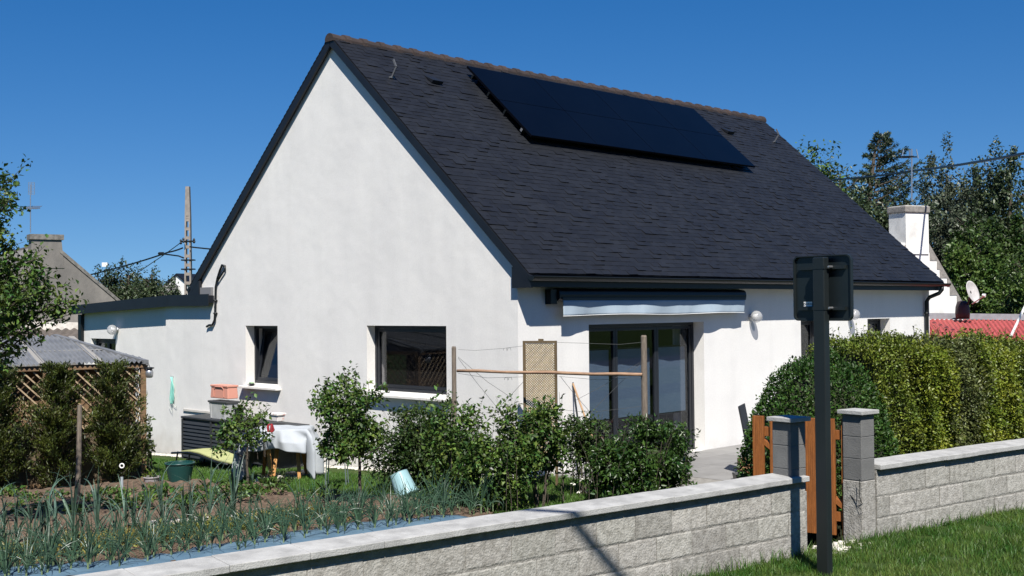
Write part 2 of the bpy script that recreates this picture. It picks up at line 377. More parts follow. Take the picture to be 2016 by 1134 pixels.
mb.quad((0, 0, zt), (L_, 0, zt), (L_, TH, zt), (0, TH, zt))
mb.build('wall', M_render, house)
# dark rooms seen through the panes
mb = MB()
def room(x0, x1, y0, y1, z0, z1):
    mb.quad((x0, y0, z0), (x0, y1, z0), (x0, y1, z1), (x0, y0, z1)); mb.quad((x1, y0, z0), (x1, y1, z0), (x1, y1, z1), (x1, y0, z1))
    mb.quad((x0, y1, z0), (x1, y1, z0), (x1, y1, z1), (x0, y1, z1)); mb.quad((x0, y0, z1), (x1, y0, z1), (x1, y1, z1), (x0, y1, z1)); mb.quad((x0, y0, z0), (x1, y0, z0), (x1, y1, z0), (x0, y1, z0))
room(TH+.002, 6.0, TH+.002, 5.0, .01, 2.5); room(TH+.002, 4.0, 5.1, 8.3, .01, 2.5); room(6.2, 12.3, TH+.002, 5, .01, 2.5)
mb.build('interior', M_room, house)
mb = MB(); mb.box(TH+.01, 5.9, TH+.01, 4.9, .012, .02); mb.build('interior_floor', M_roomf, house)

# slate roof, every slate a small overlapping plate
def roof_pt(x, s, off, back=False):
    dy, dz = 1/math.hypot(1, SL), SL/math.hypot(1, SL)
    y = -E_+s*dy-off*dz; z = ZE+s*dz+off*dy
    return (x, (W_-y) if back else y, z)
SLEN = (W_/2+E_)*math.hypot(1, SL)
x0r, x1r = -O_, L_+O_
mb = MB(); mb.hexa([roof_pt(x0r, 0, -.05), roof_pt(x1r, 0, -.05), roof_pt(x1r, SLEN, -.05), roof_pt(x0r, SLEN, -.05), roof_pt(x0r, 0, -.012), roof_pt(x1r, 0, -.012), roof_pt(x1r, SLEN, -.012), roof_pt(x0r, SLEN, -.012)])
ex = .108; nr = int(SLEN/ex)
for i in range(nr+1):
    s0 = i*ex; s1 = min(s0+.20, SLEN); x = x0r - (.10 if i % 2 else 0); sj = random.uniform(-.004, .004)
    while x < x1r-.001:
        a = max(x, x0r)+.001; b = min(x+.20, x1r)-.001; x += .20
        if b-a < .02: continue
        t = random.choice((.006, .007, .008, .008, .009, .010, .018)); j = random.uniform(-.003, .003)+sj; tw = random.uniform(-.004, .004)
        P = [roof_pt(a, s0+j, t-.008), roof_pt(b, s0+j, t-.008), roof_pt(b, s1, -.006), roof_pt(a, s1, -.006), roof_pt(a, s0+j, t+tw), roof_pt(b, s0+j, t-tw), roof_pt(b, s1, .0), roof_pt(a, s1, .0)]
        mb.add(P, [(4, 5, 6, 7), (0, 1, 5, 4), (1, 2, 6, 5), (3, 0, 4, 7)])
roof = mb.build('roof', M_slate, house)
mb = MB(); mb.hexa([roof_pt(x0r, 0, -.05, 1), roof_pt(x1r, 0, -.05, 1), roof_pt(x1r, SLEN, -.05, 1), roof_pt(x0r, SLEN, -.05, 1), roof_pt(x0r, 0, .01, 1), roof_pt(x1r, 0, .01, 1), roof_pt(x1r, SLEN, .01, 1), roof_pt(x0r, SLEN, .01, 1)])
for i in range(nr):
    s0 = i*ex
    mb.hexa([roof_pt(x0r-.012, s0, .002, 1), roof_pt(x0r+.2, s0, .002, 1), roof_pt(x0r+.2, s0+.2, -.01, 1), roof_pt(x0r-.012, s0+.2, -.01, 1), roof_pt(x0r-.012, s0, .024, 1), roof_pt(x0r+.2, s0, .024, 1), roof_pt(x0r+.2, s0+.2, .002, 1), roof_pt(x0r-.012, s0+.2, .002, 1)])
mb.build('rear_roof', M_slate, house)
# ridge tiles
mb = MB(); nt_ = 35; dx = (x1r-x0r+.06)/nt_
for i in range(nt_):
    xa = x0r-.03+i*dx; prof = []
    for e, (xx, rr) in enumerate(((xa, .105), (xa+dx*.72, .092), (xa+dx*.74, .118), (xa+dx*1.05, .118))):
        ring = []
        for k in range(9):
            a = math.pi*(-.08+1.16*k/8); ring.append((xx, W_/2+rr*1.12*math.cos(a), ZR-.075+rr*1.05*math.sin(a)+random.uniform(-.001, .001)))
        prof.append(ring)
    vs = [p for r_ in prof for p in r_]; fs = [(e*9+k, e*9+k+1, (e+1)*9+k+1, (e+1)*9+k) for e in range(3) for k in range(8)]
    fs += [tuple(range(9)), tuple(range(27, 36))[::-1]]
    mb.add(vs, fs)
mb.build('ridge', M_ridge, house)
# verge boards
for back in (0, 1):
    for xx in (x0r-.012, x1r-.02):
        mb = MB()
        mb.hexa([roof_pt(xx, -.02, -.13, back), roof_pt(xx+.035, -.02, -.13, back), roof_pt(xx+.035, SLEN-.11, -.13, back), roof_pt(xx, SLEN-.11, -.13, back),
                 roof_pt(xx, -.02, -.012, back), roof_pt(xx+.035, -.02, -.012, back), roof_pt(xx+.035, SLEN, -.012, back), roof_pt(xx, SLEN, -.012, back)])
        if xx < 0:   # soffit strip back to the wall
            mb.hexa([roof_pt(xx+.035, -.02, -.09, back), roof_pt(.02, -.02, -.09, back), roof_pt(.02, SLEN-.09, -.09, back), roof_pt(xx+.035, SLEN-.09, -.09, back),
                     roof_pt(xx+.035, -.02, -.06, back), roof_pt(.02, -.02, -.06, back), roof_pt(.02, SLEN-.05, -.06, back), roof_pt(xx+.035, SLEN-.05, -.06, back)])
        mb.build('verge_board', M_zinc, house)
# fascia, soffit, boxed eave ends and gutters
mb = MB(); mb.box(x0r+.03, x1r-.03, -E_+.01, -E_+.03, ZE-.19, ZE-.03); mb.build('fascia', M_zinc, house)
mb = MB(); mb.box(x0r+.03, x1r-.03, -E_+.031, -.002, ZE-.185, ZE-.165); mb.build('soffit', M_zinc, house)
mb = MB(); mb.box(x0r+.03, x1r-.03, W_+.002, W_+E_-.01, ZE-.19, ZE-.06); mb.build('rear_soffit', M_zinc, house)
for yy in (-E_, W_+.03):
    mb = MB()
    if yy < 0: mb.prism([(x0r-.01, -E_-.02, ZE-.20), (x0r-.01, .03, ZE-.20), (x0r-.01, .03, ZE+.1), (x0r-.01, -E_-.02, ZE-.03)], (.06, 0, 0))
    else: mb.prism([(x0r-.01, W_-.03, ZE-.24), (x0r-.01, W_+E_+.08, ZE-.24), (x0r-.01, W_+E_+.08, ZE-.03), (x0r-.01, W_-.03, ZE+.1)], (.06, 0, 0))
    mb.build('eave_box_end', M_zinc, house)
def gutter(y, z, sgn):
    mb = MB(); ring = []
    n = 9
    for xx in (x0r-.02, x1r+.10):
        for k in range(n):
            a = math.pi+math.pi*k/(n-1); ring.append((xx, y+.062*math.cos(a), z+.062*math.sin(a)))
        for k in range(n):
            a = 2*math.pi-math.pi*k/(n-1); ring.append((xx, y+.055*math.cos(a), z+.055*math.sin(a)))
    m_ = 2*n
    mb.add(ring, [(k, (k+1) % m_, m_+(k+1) % m_, m_+k) for k in range(m_)]+[tuple(range(n)), tuple(range(m_, m_+n))[::-1]])
    for i in range(26):
        xx = x0r+.3+i*.5; mb.box(xx, xx+.02, y-.066, y+.066, z-.004, z+.006)
    mb.tube([(x0r-.02, y-.062, z), (x1r+.10, y-.062, z)], .009, 6)
    return mb.build('gutter', M_black, house)
gutter(-E_-.055, ZE-.045, 1); gutter(W_+E_+.055, ZE-.045, -1)
mb = MB(); px_ = 12.62
mb.tube([(px_, -E_-.055, ZE-.1), (px_, -E_-.055, ZE-.17), (px_-.03, -E_-.0, ZE-.25), (px_-.09, -.12, ZE-.33), (px_-.12, -.065, ZE-.42), (px_-.12, -.06, 0.0)], .042, 10)
for z in (2.2, 1.2): mb.tube([(px_-.12, -.06, z), (px_-.12, -.06, z+.03)], .05, 10)
mb.build('downpipe', M_black, house, smooth=True)

# windows
def window(parent, axis, u0, u1, z0, z1, dep, name='window', mull=(), open_tilt=0, fr=.055):
    def P(u, d, z): return (d, u, z) if axis == 'x' else (u, d, z)
    def bx(mb, ua, ub, da, db, za, zb):
        if axis == 'x': mb.box(da, db, ua, ub, za, zb)
        else: mb.box(ua, ub, da, db, za, zb)
    f = MB()
    bx(f, u0, u0+fr, dep, dep+.07, z0, z1); bx(f, u1-fr, u1, dep, dep+.07, z0, z1); bx(f, u0+fr, u1-fr, dep, dep+.07, z1-fr, z1); bx(f, u0+fr, u1-fr, dep, dep+.07, z0, z0+fr)
    wn = f.build(name, M_frame, parent, bevel=.004)
    edges = [u0+fr]+list(mull)+[u1-fr]
    for a, b in zip(edges, edges[1:]):
        s = MB(); q = .05; a2 = a+.003; b2 = b-.003; za = z0+fr+.003; zb = z1-fr-.003; d0 = dep+.012; d1 = dep+.06
        for (x0, x1, y0, y1) in ((a2, a2+q, za, zb), (b2-q, b2, za, zb), (a2+q, b2-q, zb-q, zb), (a2+q, b2-q, za, za+q)): bx(s, x0, x1, d0, d1, y0, y1)
        g = MB(); dd = (d0+d1)/2; bx(g, a2+q, b2-q, dd, dd+.006, za+q, zb-q)
        for part in (s, g):
            if open_tilt:
                part.v = [tuple((p[0]+(p[2]-za)*open_tilt, p[1], p[2])) if axis == 'x' else (p[0], p[1]+(p[2]-za)*open_tilt, p[2]) for p in part.v]
        s.build('sash', M_frame, wn, bevel=.003); g.build('pane', M_glass, wn)
    return wn
wA = window(house, 'x', *W1, .185, open_tilt=.16)
tag(wA, 'narrow gable window tilted open at the top')
wB = window(house, 'x', *W2, .165, fr=.05)
wC = window(house, 'y', *W3, .21)
wD = window(house, 'y', *DOOR, .21, name='sliding_door', mull=(2.40, 3.44), fr=.06)
tag(wD, 'three-panel dark sliding glass door')
wE = window(house, 'y', *SLIT, .21, name='side_door', fr=.06)
def sill(x0, y0, y1, z, parent):
    mb = MB(); mb.hexa([(x0, y0, z-.05), (.17, y0, z-.05), (.17, y1, z-.05), (x0, y1, z-.05), (x0, y0, z-.012), (.17, y0, z+.006), (.17, y1, z+.006), (x0, y1, z-.012)])
    mb.build('sill', M_sill, parent, bevel=.004)
sill(-.115, 5.87, 7.09, 1.05, wA); sill(-.115, 1.40, 3.55, 1.07, wB); 
# curtains / furniture glimpsed inside
M_curt = mat('curtain', (.42, .43, .44), rough=.9); M_reflblind = mat('reflection_blind_fabric', (.20, .31, .43), (.24, .35, .46), scale=3, rough=.85, stretch=(1, 1, 14))  # blind colour stands in for streaky reflections in the door glass
def curtain(name, pts, z0, z1, m, label, cat):
    mb = MB(); n = len(pts)
    for i in range(n-1):
        (a, b), (c, d) = pts[i], pts[i+1]; mb.quad((a, b, z0), (c, d, z0), (c, d, z1), (a, b, z1))
    o = mb.build(name, m, origin=(pts[0][0], pts[0][1], z0)); s = o.modifiers.new('s', 'SOLIDIFY'); s.thickness = .004
    return tag(o, label, cat)
curtain('curtain', [(.40+.02*math.sin(i*1.4), 3.38-i*.035) for i in range(9)], .9, 2.3, M_curt, 'pale grey curtain behind the left end of the wide gable window', 'curtain')
curtain('curtain', [(.42+.02*math.sin(i*1.4), 6.05+i*.03) for i in range(9)], .9, 2.3, M_curt, 'grey curtain behind the narrow tilted gable window', 'curtain')
curtain('curtain', [(4.36-i*.03, .42+.02*math.sin(i*1.5)) for i in range(9)], .02, 2.3, M_curt, 'pale curtain inside the right end of the sliding door', 'curtain')
names_ = ('left', 'middle', 'right')
for k, (a, b) in enumerate(((1.58, 2.39), (2.42, 3.42), (3.47, 4.38))):  # plain blinds drawn in place of the reflections on the three panes
    t = thing('reflection_blind', (a, .31, .62), 'blue-grey pleated blind standing in for reflections in the %s pane of the sliding door' % names_[k], 'blind', 'blinds standing in for reflections in the sliding door')
    mb = MB(); n = 90; z0, z1 = .66, 1.74
    for i in range(n):
        za = z0+(z1-z0)*i/n; zb = z0+(z1-z0)*(i+1)/n; ya = .305+(.001 if i % 2 else 0); yb = .305+(0 if i % 2 else .001)
        mb.quad((a+.06, ya, za), (b-.06, ya, za), (b-.06, yb, zb), (a+.06, yb, zb))
    mb.build('fabric', M_reflblind, t)
    for z in (z0-.025, z1): mb = MB(); mb.box(a+.055, b-.055, .295, .32, z, z+.025); mb.build('rail', M_frame, t)
t = thing('sideboard', (3.3, 1.6, 0), 'dark low sideboard standing inside behind the sliding door', 'sideboard')
mb = MB(); mb.box(2.6, 5.0, 1.5, 1.95, .12, .62); mb.build('cabinet', M_room, t, bevel=.01)
for x in (2.7, 4.85): mb = MB(); mb.box(x, x+.05, 1.55, 1.6, .02, .12); mb.build('leg', M_frame, t)

# roof furniture: hooks and vents (fixed to the roof)
M_steel = mat('bare_steel', (.45, .46, .47), rough=.35, metal=.8)
for x, s in ((.52, 4.98), (12.08, 5.0)):
    mb = MB(); a = Vector(roof_pt(x, s, .02)); nrm = Vector((0, -SL, 1)).normalized(); sv = Vector((0, 1, SL)).normalized()
    mb.box(a.x-.04, a.x+.04, a.y-.02, a.y+.02, a.z-.01, a.z+.02); mb.bar(a, a+sv*.02+nrm*.20, .035, .012, (1, 0, 0)); mb.bar(a+sv*.02+nrm*.20, a+sv*.16+nrm*.25, .035, .012, (1, 0, 0))
    mb.build('ladder_hook', mat('dull_steel', (.16, .165, .17), rough=.5, metal=.5), house)
for x, s in ((1.55, 5.13), (10.3, 5.12)):
    mb = MB()
    mb.hexa([roof_pt(x-.12, s-.10, .02), roof_pt(x+.12, s-.10, .02), roof_pt(x+.12, s+.14, .012), roof_pt(x-.12, s+.14, .012), roof_pt(x-.12, s-.10, .085), roof_pt(x+.12, s-.10, .085), roof_pt(x+.10, s+.14, .02), roof_pt(x-.10, s+.14, .02)])
    mb.build('roof_vent', M_zinc, house)

# solar array
arr = thing('solar_array', roof_pt(2.7, 3.55, 0), 'all-black solar panels mounted below the roof ridge', 'solar panels')
xa, xb, sa, sb = 2.60, 9.42, 3.50, 5.64; off = .16
for i in range(4):
    for j in range(2):
        a = xa+(xb-xa)*i/4+.002; b = xa+(xb-xa)*(i+1)/4-.002; c = sa+(sb-sa)*j/2+.002; d = sa+(sb-sa)*(j+1)/2-.002
        mb = MB(); mb.hexa([roof_pt(a, c, off-.035), roof_pt(b, c, off-.035), roof_pt(b, d, off-.035), roof_pt(a, d, off-.035), roof_pt(a, c, off), roof_pt(b, c, off), roof_pt(b, d, off), roof_pt(a, d, off)])
        f_ = mb.build('panel', M_pframe, arr)
        mb = MB(); e = .005; mb.hexa([roof_pt(a+e, c+e, off-.002), roof_pt(b-e, c+e, off-.002), roof_pt(b-e, d-e, off-.002), roof_pt(a+e, d-e, off-.002), roof_pt(a+e, c+e, off+.003), roof_pt(b-e, c+e, off+.003), roof_pt(b-e, d-e, off+.003), roof_pt(a+e, d-e, off+.003)])
        mb.build('cell_glass', M_panel, f_)
for s in (sa+.25, sa+.8, sb-.8, sb-.25):
    mb = MB(); mb.hexa([roof_pt(xa-.012, s-.02, .05), roof_pt(xb+.03, s-.02, .05), roof_pt(xb+.03, s+.02, .05), roof_pt(xa-.012, s+.02, .05), roof_pt(xa-.012, s-.02, off-.036), roof_pt(xb+.03, s-.02, off-.036), roof_pt(xb+.03, s+.02, off-.036), roof_pt(xa-.012, s+.02, off-.036)])
    for i in range(6):
        x = xa+.2+i*1.25; mb.hexa([roof_pt(x, s-.03, .0), roof_pt(x+.04, s-.03, .0), roof_pt(x+.04, s+.03, .0), roof_pt(x, s+.03, .0), roof_pt(x, s-.03, .05), roof_pt(x+.04, s-.03, .05), roof_pt(x+.04, s+.03, .05), roof_pt(x, s+.03, .05)])
    mb.build('mounting_rail', M_black, arr)
mb = MB(); mb.hexa([roof_pt(xa-.016, sa+.225, .07), roof_pt(xa-.012, sa+.225, .07), roof_pt(xa-.012, sa+.275, .07), roof_pt(xa-.016, sa+.275, .07), roof_pt(xa-.016, sa+.225, .12), roof_pt(xa-.012, sa+.225, .12), roof_pt(xa-.012, sa+.275, .12), roof_pt(xa-.016, sa+.275, .12)])
mb.build('rail_end_cap', M_steel, arr)

# awning
aw = thing('awning', (.55, 0, 2.5), 'retracted awning with pale blue wavy valance above the sliding door', 'awning')
M_aw = mat('awning_case', (.010, .014, .021), rough=.35); M_val = mat('valance_cloth', (.29, .36, .42), (.32, .39, .45), scale=5, rough=.8)
mb = MB(); n = 12
prof = [(-.005, 2.68), (-.07, 2.69), (-.12, 2.68), (-.155, 2.65), (-.165, 2.60), (-.16, 2.54), (-.13, 2.51), (-.07, 2.50), (-.005, 2.50)]
mb.prism([(.70, y, z) for y, z in prof], (4.78, 0, 0)); mb.build('cassette', M_aw, aw, bevel=.006)
mb = MB(); mb.box(.56, .695, -.12, -.002, 2.46, 2.68); mb.build('bracket', M_black, aw, bevel=.006)
mb = MB(); mb.box(5.485, 5.52, -.10, -.002, 2.5, 2.68); mb.build('bracket', M_black, aw, bevel=.006)
mb = MB(); mb.box(.75, 5.44, -.18, -.166, 2.515, 2.56); mb.build('front_bar', M_aw, aw, bevel=.004)
nx, nz = 160, 8; vs = []
for j in range(nz+1):
    for i in range(nx+1):
        x = .76+4.66*i/nx; k = j/nz
        amp = .022*k**1.2
        y = -.172-amp*(math.sin(x*3.1+.6)+.55*math.sin(x*7.3+1)+.12*math.sin(x*17+2*math.sin(x*5)))
        z = 2.515-.22*k-.008*math.sin(x*2.3)*k
        vs.append((x, y, z))
mb = MB(); mb.v = vs; mb.f = [(j*(nx+1)+i, j*(nx+1)+i+1, (j+1)*(nx+1)+i+1, (j+1)*(nx+1)+i) for j in range(nz) for i in range(nx)]
o = mb.build('valance', M_val, aw, smooth=True); s = o.modifiers.new('s', 'SOLIDIFY'); s.thickness = .003
mb = MB(); pts = [(vs[nz*(nx+1)+i][0], vs[nz*(nx+1)+i][1], vs[nz*(nx+1)+i][2]) for i in range(0, nx+1, 2)]; mb.tube(pts, .006, 5); mb.build('hem', M_white, aw)

# wall lamps: clear globes
M_globe = glassmat('globe_glass', a=.9)
_t = M_globe.node_tree; _p = _t.nodes.new('ShaderNodeBsdfPrincipled'); _p.inputs['Base Color'].default_value = (.55, .55, .54, 1); _p.inputs['Roughness'].default_value = .1
_m = _t.nodes.new('ShaderNodeMixShader'); _o = _t.nodes['Material Output']; _s = _o.inputs[0].links[0].from_socket; _m.inputs[0].default_value = .42
_t.links.new(_s, _m.inputs[1]); _t.links.new(_p.outputs[0], _m.inputs[2]); _t.links.new(_m.outputs[0], _o.inputs[0])
def lamp(p, nrm, label):
    t = thing('wall_lamp', p, label, 'lamp', 'round wall lamps'); p = Vector(p); nrm = Vector(nrm); side = Vector((0, 0, 1)).cross(nrm)
    Mx = Matrix((side, Vector((0, 0, 1)), nrm)).transposed()
    mb = MB(); mb.lathe([(.05, 0), (.055, .02), (.04, .035)], p, 20, Mx); mb.build('base', M_steel, t, smooth=True)
    mb = MB(); prof = [(.001+.105*math.sin(math.pi*k/14), .13-.105*math.cos(math.pi*k/14)) for k in range(15)]; mb.lathe(prof, p, 24, Mx); mb.build('globe', M_globe, t, smooth=True)
    mb = MB(); mb.lathe([(.001+.045*math.sin(math.pi*k/8), .10-.05*math.cos(math.pi*k/8)) for k in range(9)], p, 14, Mx); mb.build('bulb', M_white, t, smooth=True)
lamp((5.83, -.001, 2.22), (0, -1, 0), 'round glass wall lamp on the front wall right of the awning')
lamp((9.27, -.001, 2.22), (0, -1, 0), 'round glass wall lamp half hidden behind the road sign panel')
lamp((.059, 12.05, 2.03), (-1, 0, 0), 'round glass wall lamp under the annex roof edge')

# flexible conduit looped on the gable
mb = MB(); G_ = lambda u, v, x=-.035: on(u+(9 if v > 532 else 9*(v-500)/32), v, 0, x)
mb.tube([G_(436, 524), G_(431, 522), G_(424, 532), G_(419, 548), G_(415.5, 566), G_(415, 590), G_(414.5, 615), G_(413.5, 630), G_(409, 640), G_(403, 640), G_(398, 643)], .022, 8)
mb.tube([G_(436, 524), G_(434, 531), G_(427, 541), G_(420, 552)], .018, 8)
for v in (592, 617): a = G_(414.7, v); mb.box(-.062, -.001, a.y-.028, a.y+.028, a.z-.015, a.z+.015)
mb.build('conduit', M_black, house, smooth=True)

# annex with mono-pitch fascia
mb = MB()
RX = .06
mb.box(.0, .5, W_+.001, 9.9, -.8, 2.60)
yw0, yw1 = on(222, 665, 0, RX).y, on(183, 665, 0, RX).y
mb2 = MB(); slab(mb2, 'x', 9.9, 13.75, -1.0, 2.55, .3, [(12.15, 13.3, .9, 1.83)], plane=RX); mb.v += mb2.v and []; 
n0 = len(mb.v); mb.v += mb2.v; mb.f += [tuple(i+n0 for i in f) for f in mb2.f]
mb.box(RX+.3, 4.0, 13.45, 13.75, -1, 2.55)
mb.build('annex_wall', M_render, house)
mb = MB(); mb.box(-.115, -.13, 8.07, 9.62, 2.505, 2.73); mb.build('annex_fascia', M_zinc, house)
mb = MB(); mb.prism([(-.131, 9.625, 2.505), (-.131, 13.95, 2.355), (-.131, 13.95, 2.555), (-.131, 9.625, 2.73)], (.018, 0, 0)); mb.build('annex_fascia', M_zinc, house)
mb = MB(); mb.prism([(-.11, 8.08, 2.70), (-.11, 9.62, 2.70), (-.11, 13.94, 2.52), (-.11, 13.94, 2.40), (-.11, 9.62, 2.56), (-.11, 8.08, 2.56)], (4.5, 0, 0)); mb.build('annex_roof', M_zinc, house)
mb = MB(); mb.box(-.06, .6, 8.1, 8.5, 2.705, 2.86); mb.build('flashing', mat('grey_flashing', (.16, .16, .165), rough=.6), house)
mb = MB(); mb.box(-.02, .05, 13.62, 13.78, -.9, 2.36); mb.build('annex_downpipe', M_black, house, bevel=.01)
window(house, 'x', 12.15, 13.3, .9, 1.83, RX+.12, mull=(12.75,))

# ------------------------------------------------------------------ street wall, pillars, gate
def wall_run(s0, s1, label, ang=0.0, name='low_wall', nslab=None):
    """block wall with coping; s along the wall, front (street) face at t = -0.07"""
    ca, sa_ = math.cos(ang), math.sin(ang); o = ws(s0, 0); d = WD*ca+WN*sa_; n_ = WN*ca-WD*sa_
    def P(s, t, z): p = o+d*(s-s0)+n_*t; return (p.x, p.y, z)
    wl = thing(name, P(s0, 0, .25), label, 'wall')
    def hx(mb, a, b, c, e, z0, z1): mb.hexa([P(a, c, z0), P(b, c, z0), P(b, e, z0), P(a, e, z0), P(a, c, z1), P(b, c, z1), P(b, e, z1), P(a, e, z1)])
    mb = MB(); hx(mb, s0, s1, -.0615, .15, -.2, .885); mb.build('mortar_core', M_mortar, wl)
    mb = MB(); k = 0; z = .835
    while z > .0:
        x = s0-(.20 if k % 2 else 0)-random.uniform(0, .05)
        while x < s1:
            a = max(x, s0)+.003; b = min(x+.4, s1)-.003; x += .4
            if b-a < .03: continue
            j = random.uniform(-.002, .002); zb = z-.195+random.uniform(0, .006); za = z-random.uniform(.003, .008)
            m_ = 10; q = [[P(a+(b-a)*i/m_, -.066+j+random.uniform(-.001, .001)+(.0015 if i in (0, m_) else 0), zz+random.uniform(-.003, .003)) for i in range(m_+1)] for zz in (zb, zb+.012, (zb+za)/2, za-.012, za)]
            q[0] = [(p[0]+n_.x*.003, p[1]+n_.y*.003, p[2]) for p in q[0]]; q[4] = [(p[0]+n_.x*.003, p[1]+n_.y*.003, p[2]) for p in q[4]]
            vs = [p for r_ in q for p in r_]; w_ = m_+1
            mb.add(vs, [(r_*w_+i, r_*w_+i+1, (r_+1)*w_+i+1, (r_+1)*w_+i) for r_ in range(4) for i in range(m_)])
        z -= .2; k += 1
    mb.build('block_face', M_block, wl)
    x = s0; i = 0
    while x < s1-.02:
        b = min(x+.53, s1); mb = MB(); z = .887+random.uniform(0, .003); j = random.uniform(-.003, .003)
        mb.hexa([P(x+.0015, -.115+j, z), P(b-.0015, -.115+j, z), P(b-.0015, .15+j, z), P(x+.0015, .15+j, z), P(x+.0015, -.115+j, z+.045), P(b-.0015, -.115+j, z+.045), P(b-.0015, .15+j, z+.06), P(x+.0015, .15+j, z+.06)])
        mb.build('coping_slab', M_conc, wl, bevel=.005); x = b
    return P
PL = wall_run(-9.5, .13, 'long low concrete block wall left of the gate with pale coping', ang=0)
PR = wall_run(1.18, 8.6, 'low concrete block wall right of the gate in front of the hedge', ang=R(-1.6))
def pillar(s, label, rz):
    c = ws(s, .04); t = thing('gate_pillar', (c.x, c.y, .25), label, 'pillar', 'gate pillars')
    d = WD.copy(); n_ = WN.copy(); h = .1
    def bx(mb, hw, z0, z1): mb.obox((c.x, c.y, (z0+z1)/2), d*hw, n_*hw, (0, 0, (z1-z0)/2))
    mb = MB(); bx(mb, h+.004, -.1, .795); mb.build('base', M_block, t, bevel=.006)
    mb = MB()
    for i in range(3): bx(mb, h, .80+i*.2+.002, 1.0+i*.2-.002)
    bx(mb, h-.004, .79, 1.39); mb.build('shaft', M_greyblk, t, bevel=.004)
    mb = MB(); 
    q = h+.035; z0, z1 = 1.405, 1.435
    P4 = [Vector((c.x, c.y, 0))+d*a*q+n_*b*q for a, b in ((-1, -1), (1, -1), (1, 1), (-1, 1))]; P5 = [Vector((c.x, c.y, 0))+d*a*(q-.02)+n_*b*(q-.02) for a, b in ((-1, -1), (1, -1), (1, 1), (-1, 1))]
    mb.hexa([(p.x, p.y, z0) for p in P4]+[(p.x, p.y, z1+.006) for p in P4])
    mb.build('cap', M_conc, t, bevel=.004)
    mb = MB(); bx(mb, h-.02, 1.39, 1.405); mb.build('cap_bed', M_mortar, t)
pillar(.05, 'grey block pillar left of the wooden gate, capped and half in the shadow of the sign', 0)
pillar(1.06, 'grey block pillar right of the wooden gate where the hinges are fixed', 0)

for k, (pts_, w_) in enumerate(((((1692, 943), (1692.5, 962), (1692, 978), (1695, 986), (1698, 992)), .0028), (((1674, 974), (1682, 984), (1693, 985), (1698, 992)), .0022), (((1676, 978), (1684, 992), (1695, 1004), (1699, 1010)), .0015))):
    PLN = ws(1.06, -.0645); cr = []
    for (u, v) in pts_:
        d_ = at(u, v, 1.0)-CAMP; nrm_ = -WN if u >= 1690 else -WD; ref_ = ws(1.06, .04)+nrm_*.1055; tt = (ref_-CAMP).dot(nrm_)/d_.dot(nrm_); cr.append(CAMP+d_*tt)
    mb = MB(); mb.tube(cr, w_, 4); tag(mb.build('masonry_crack', M_black, origin=tuple(cr[0])), 'dark crack running down the corner of the right gate pillar base, branch %s' % ('along the vertical joint', 'across the gate side', 'lowest and thinnest')[k], 'crack') if False else mb.build('crack', M_black, [o for o in COL.objects if o.name.startswith('gate_pillar')][-1])

# timber gate, swung open inwards
A = at(1668, 826, 10.98); B = at(1493, 819, 11.42); A.z = B.z = 0
gd = (B-A).normalized(); gn = Vector((-gd.y, gd.x, 0)); gl = (B-A).length
gt = thing('garden_gate', (A.x, A.y, .27), 'reddish brown picket gate standing open between the two grey pillars', 'gate')
for i in range(6):
    c = A+gd*(gl*i/5); mb = MB(); mb.obox((c.x, c.y, .81), gd*.056, gn*.0135, (0, 0, .54))
    for k in range(5): q = c-gd*(.04-.02*k)+gn*.0137; mb.obox((q.x, q.y, .81), gd*.004, gn*.0018, (0, 0, .538)); q = c-gd*(.04-.02*k)-gn*.0137; mb.obox((q.x, q.y, .81), gd*.004, gn*.0018, (0, 0, .538))
    mb.build('picket', M_gatewood, gt, bevel=.003)
mid = (A+B)/2+gn*(-.035)
for z in (1.20, .44):
    mb = MB(); mb.obox((mid.x, mid.y, z), gd*(gl/2+.03), gn*.018, (0, 0, .045)); mb.build('rail', M_gatewood, gt, bevel=.003)
a = A-gn*.035; b = B-gn*.035
mb = MB(); mb.bar((a.x, a.y, .50), (b.x, b.y, 1.14), .04, .085, gd.cross(Vector((0, 0, 1)))); mb.build('brace', M_gatewood, gt)
for z in (1.24, .42):
    mb = MB(); q = A-gd*.07; mb.tube([(q.x, q.y, z-.04), (q.x, q.y, z+.04)], .012, 8); mb.bar((q.x, q.y, z), (A.x, A.y, z), .025, .008); mb.build('hinge', M_black, gt)

# road sign seen from behind
sb_ = at(1624, 1131, 9.50); sb_.z = 0
sg = thing('road_sign', (sb_.x, sb_.y, .25), 'back of a dark road sign panel on a square post by the gate', 'sign')
e1 = -WN; e2 = WD.copy()
mb = MB(); mb.obox((sb_.x, sb_.y, 1.50), e1*.055, e2*.034, (0, 0, 1.295)); mb.build('post', M_sign, sg, bevel=.008)
c = sb_+e2*.045-e1*.028
def plate(mb, w_, h_, z, r_, th, cc):
    P = []; 
    for (sx_, sz_, a0) in ((1, 1, 0), (-1, 1, 90), (-1, -1, 180), (1, -1, 270)):
        for k in range(6):
            a = R(a0+18*k); P.append(cc+e1*(sx_*(w_/2-r_)+r_*math.cos(a))+Vector((0, 0, z+sz_*(h_/2-r_)+r_*math.sin(a))))
    mb.prism(P, e2*th)
zc = 2.548
mb = MB(); plate(mb, .565, .53, zc, .045, .008, c+e2*.022); pn = mb.build('panel', M_signface, sg)
mb = MB()
prm = []
for (sx_, sz_, a0) in ((1, 1, 0), (-1, 1, 90), (-1, -1, 180), (1, -1, 270)):
    for k in range(6):
        a = R(a0+18*k); prm.append((sx_*(.2825-.045)+.045*math.cos(a), sz_*(.265-.045)+.045*math.sin(a)))
nn_ = len(prm)
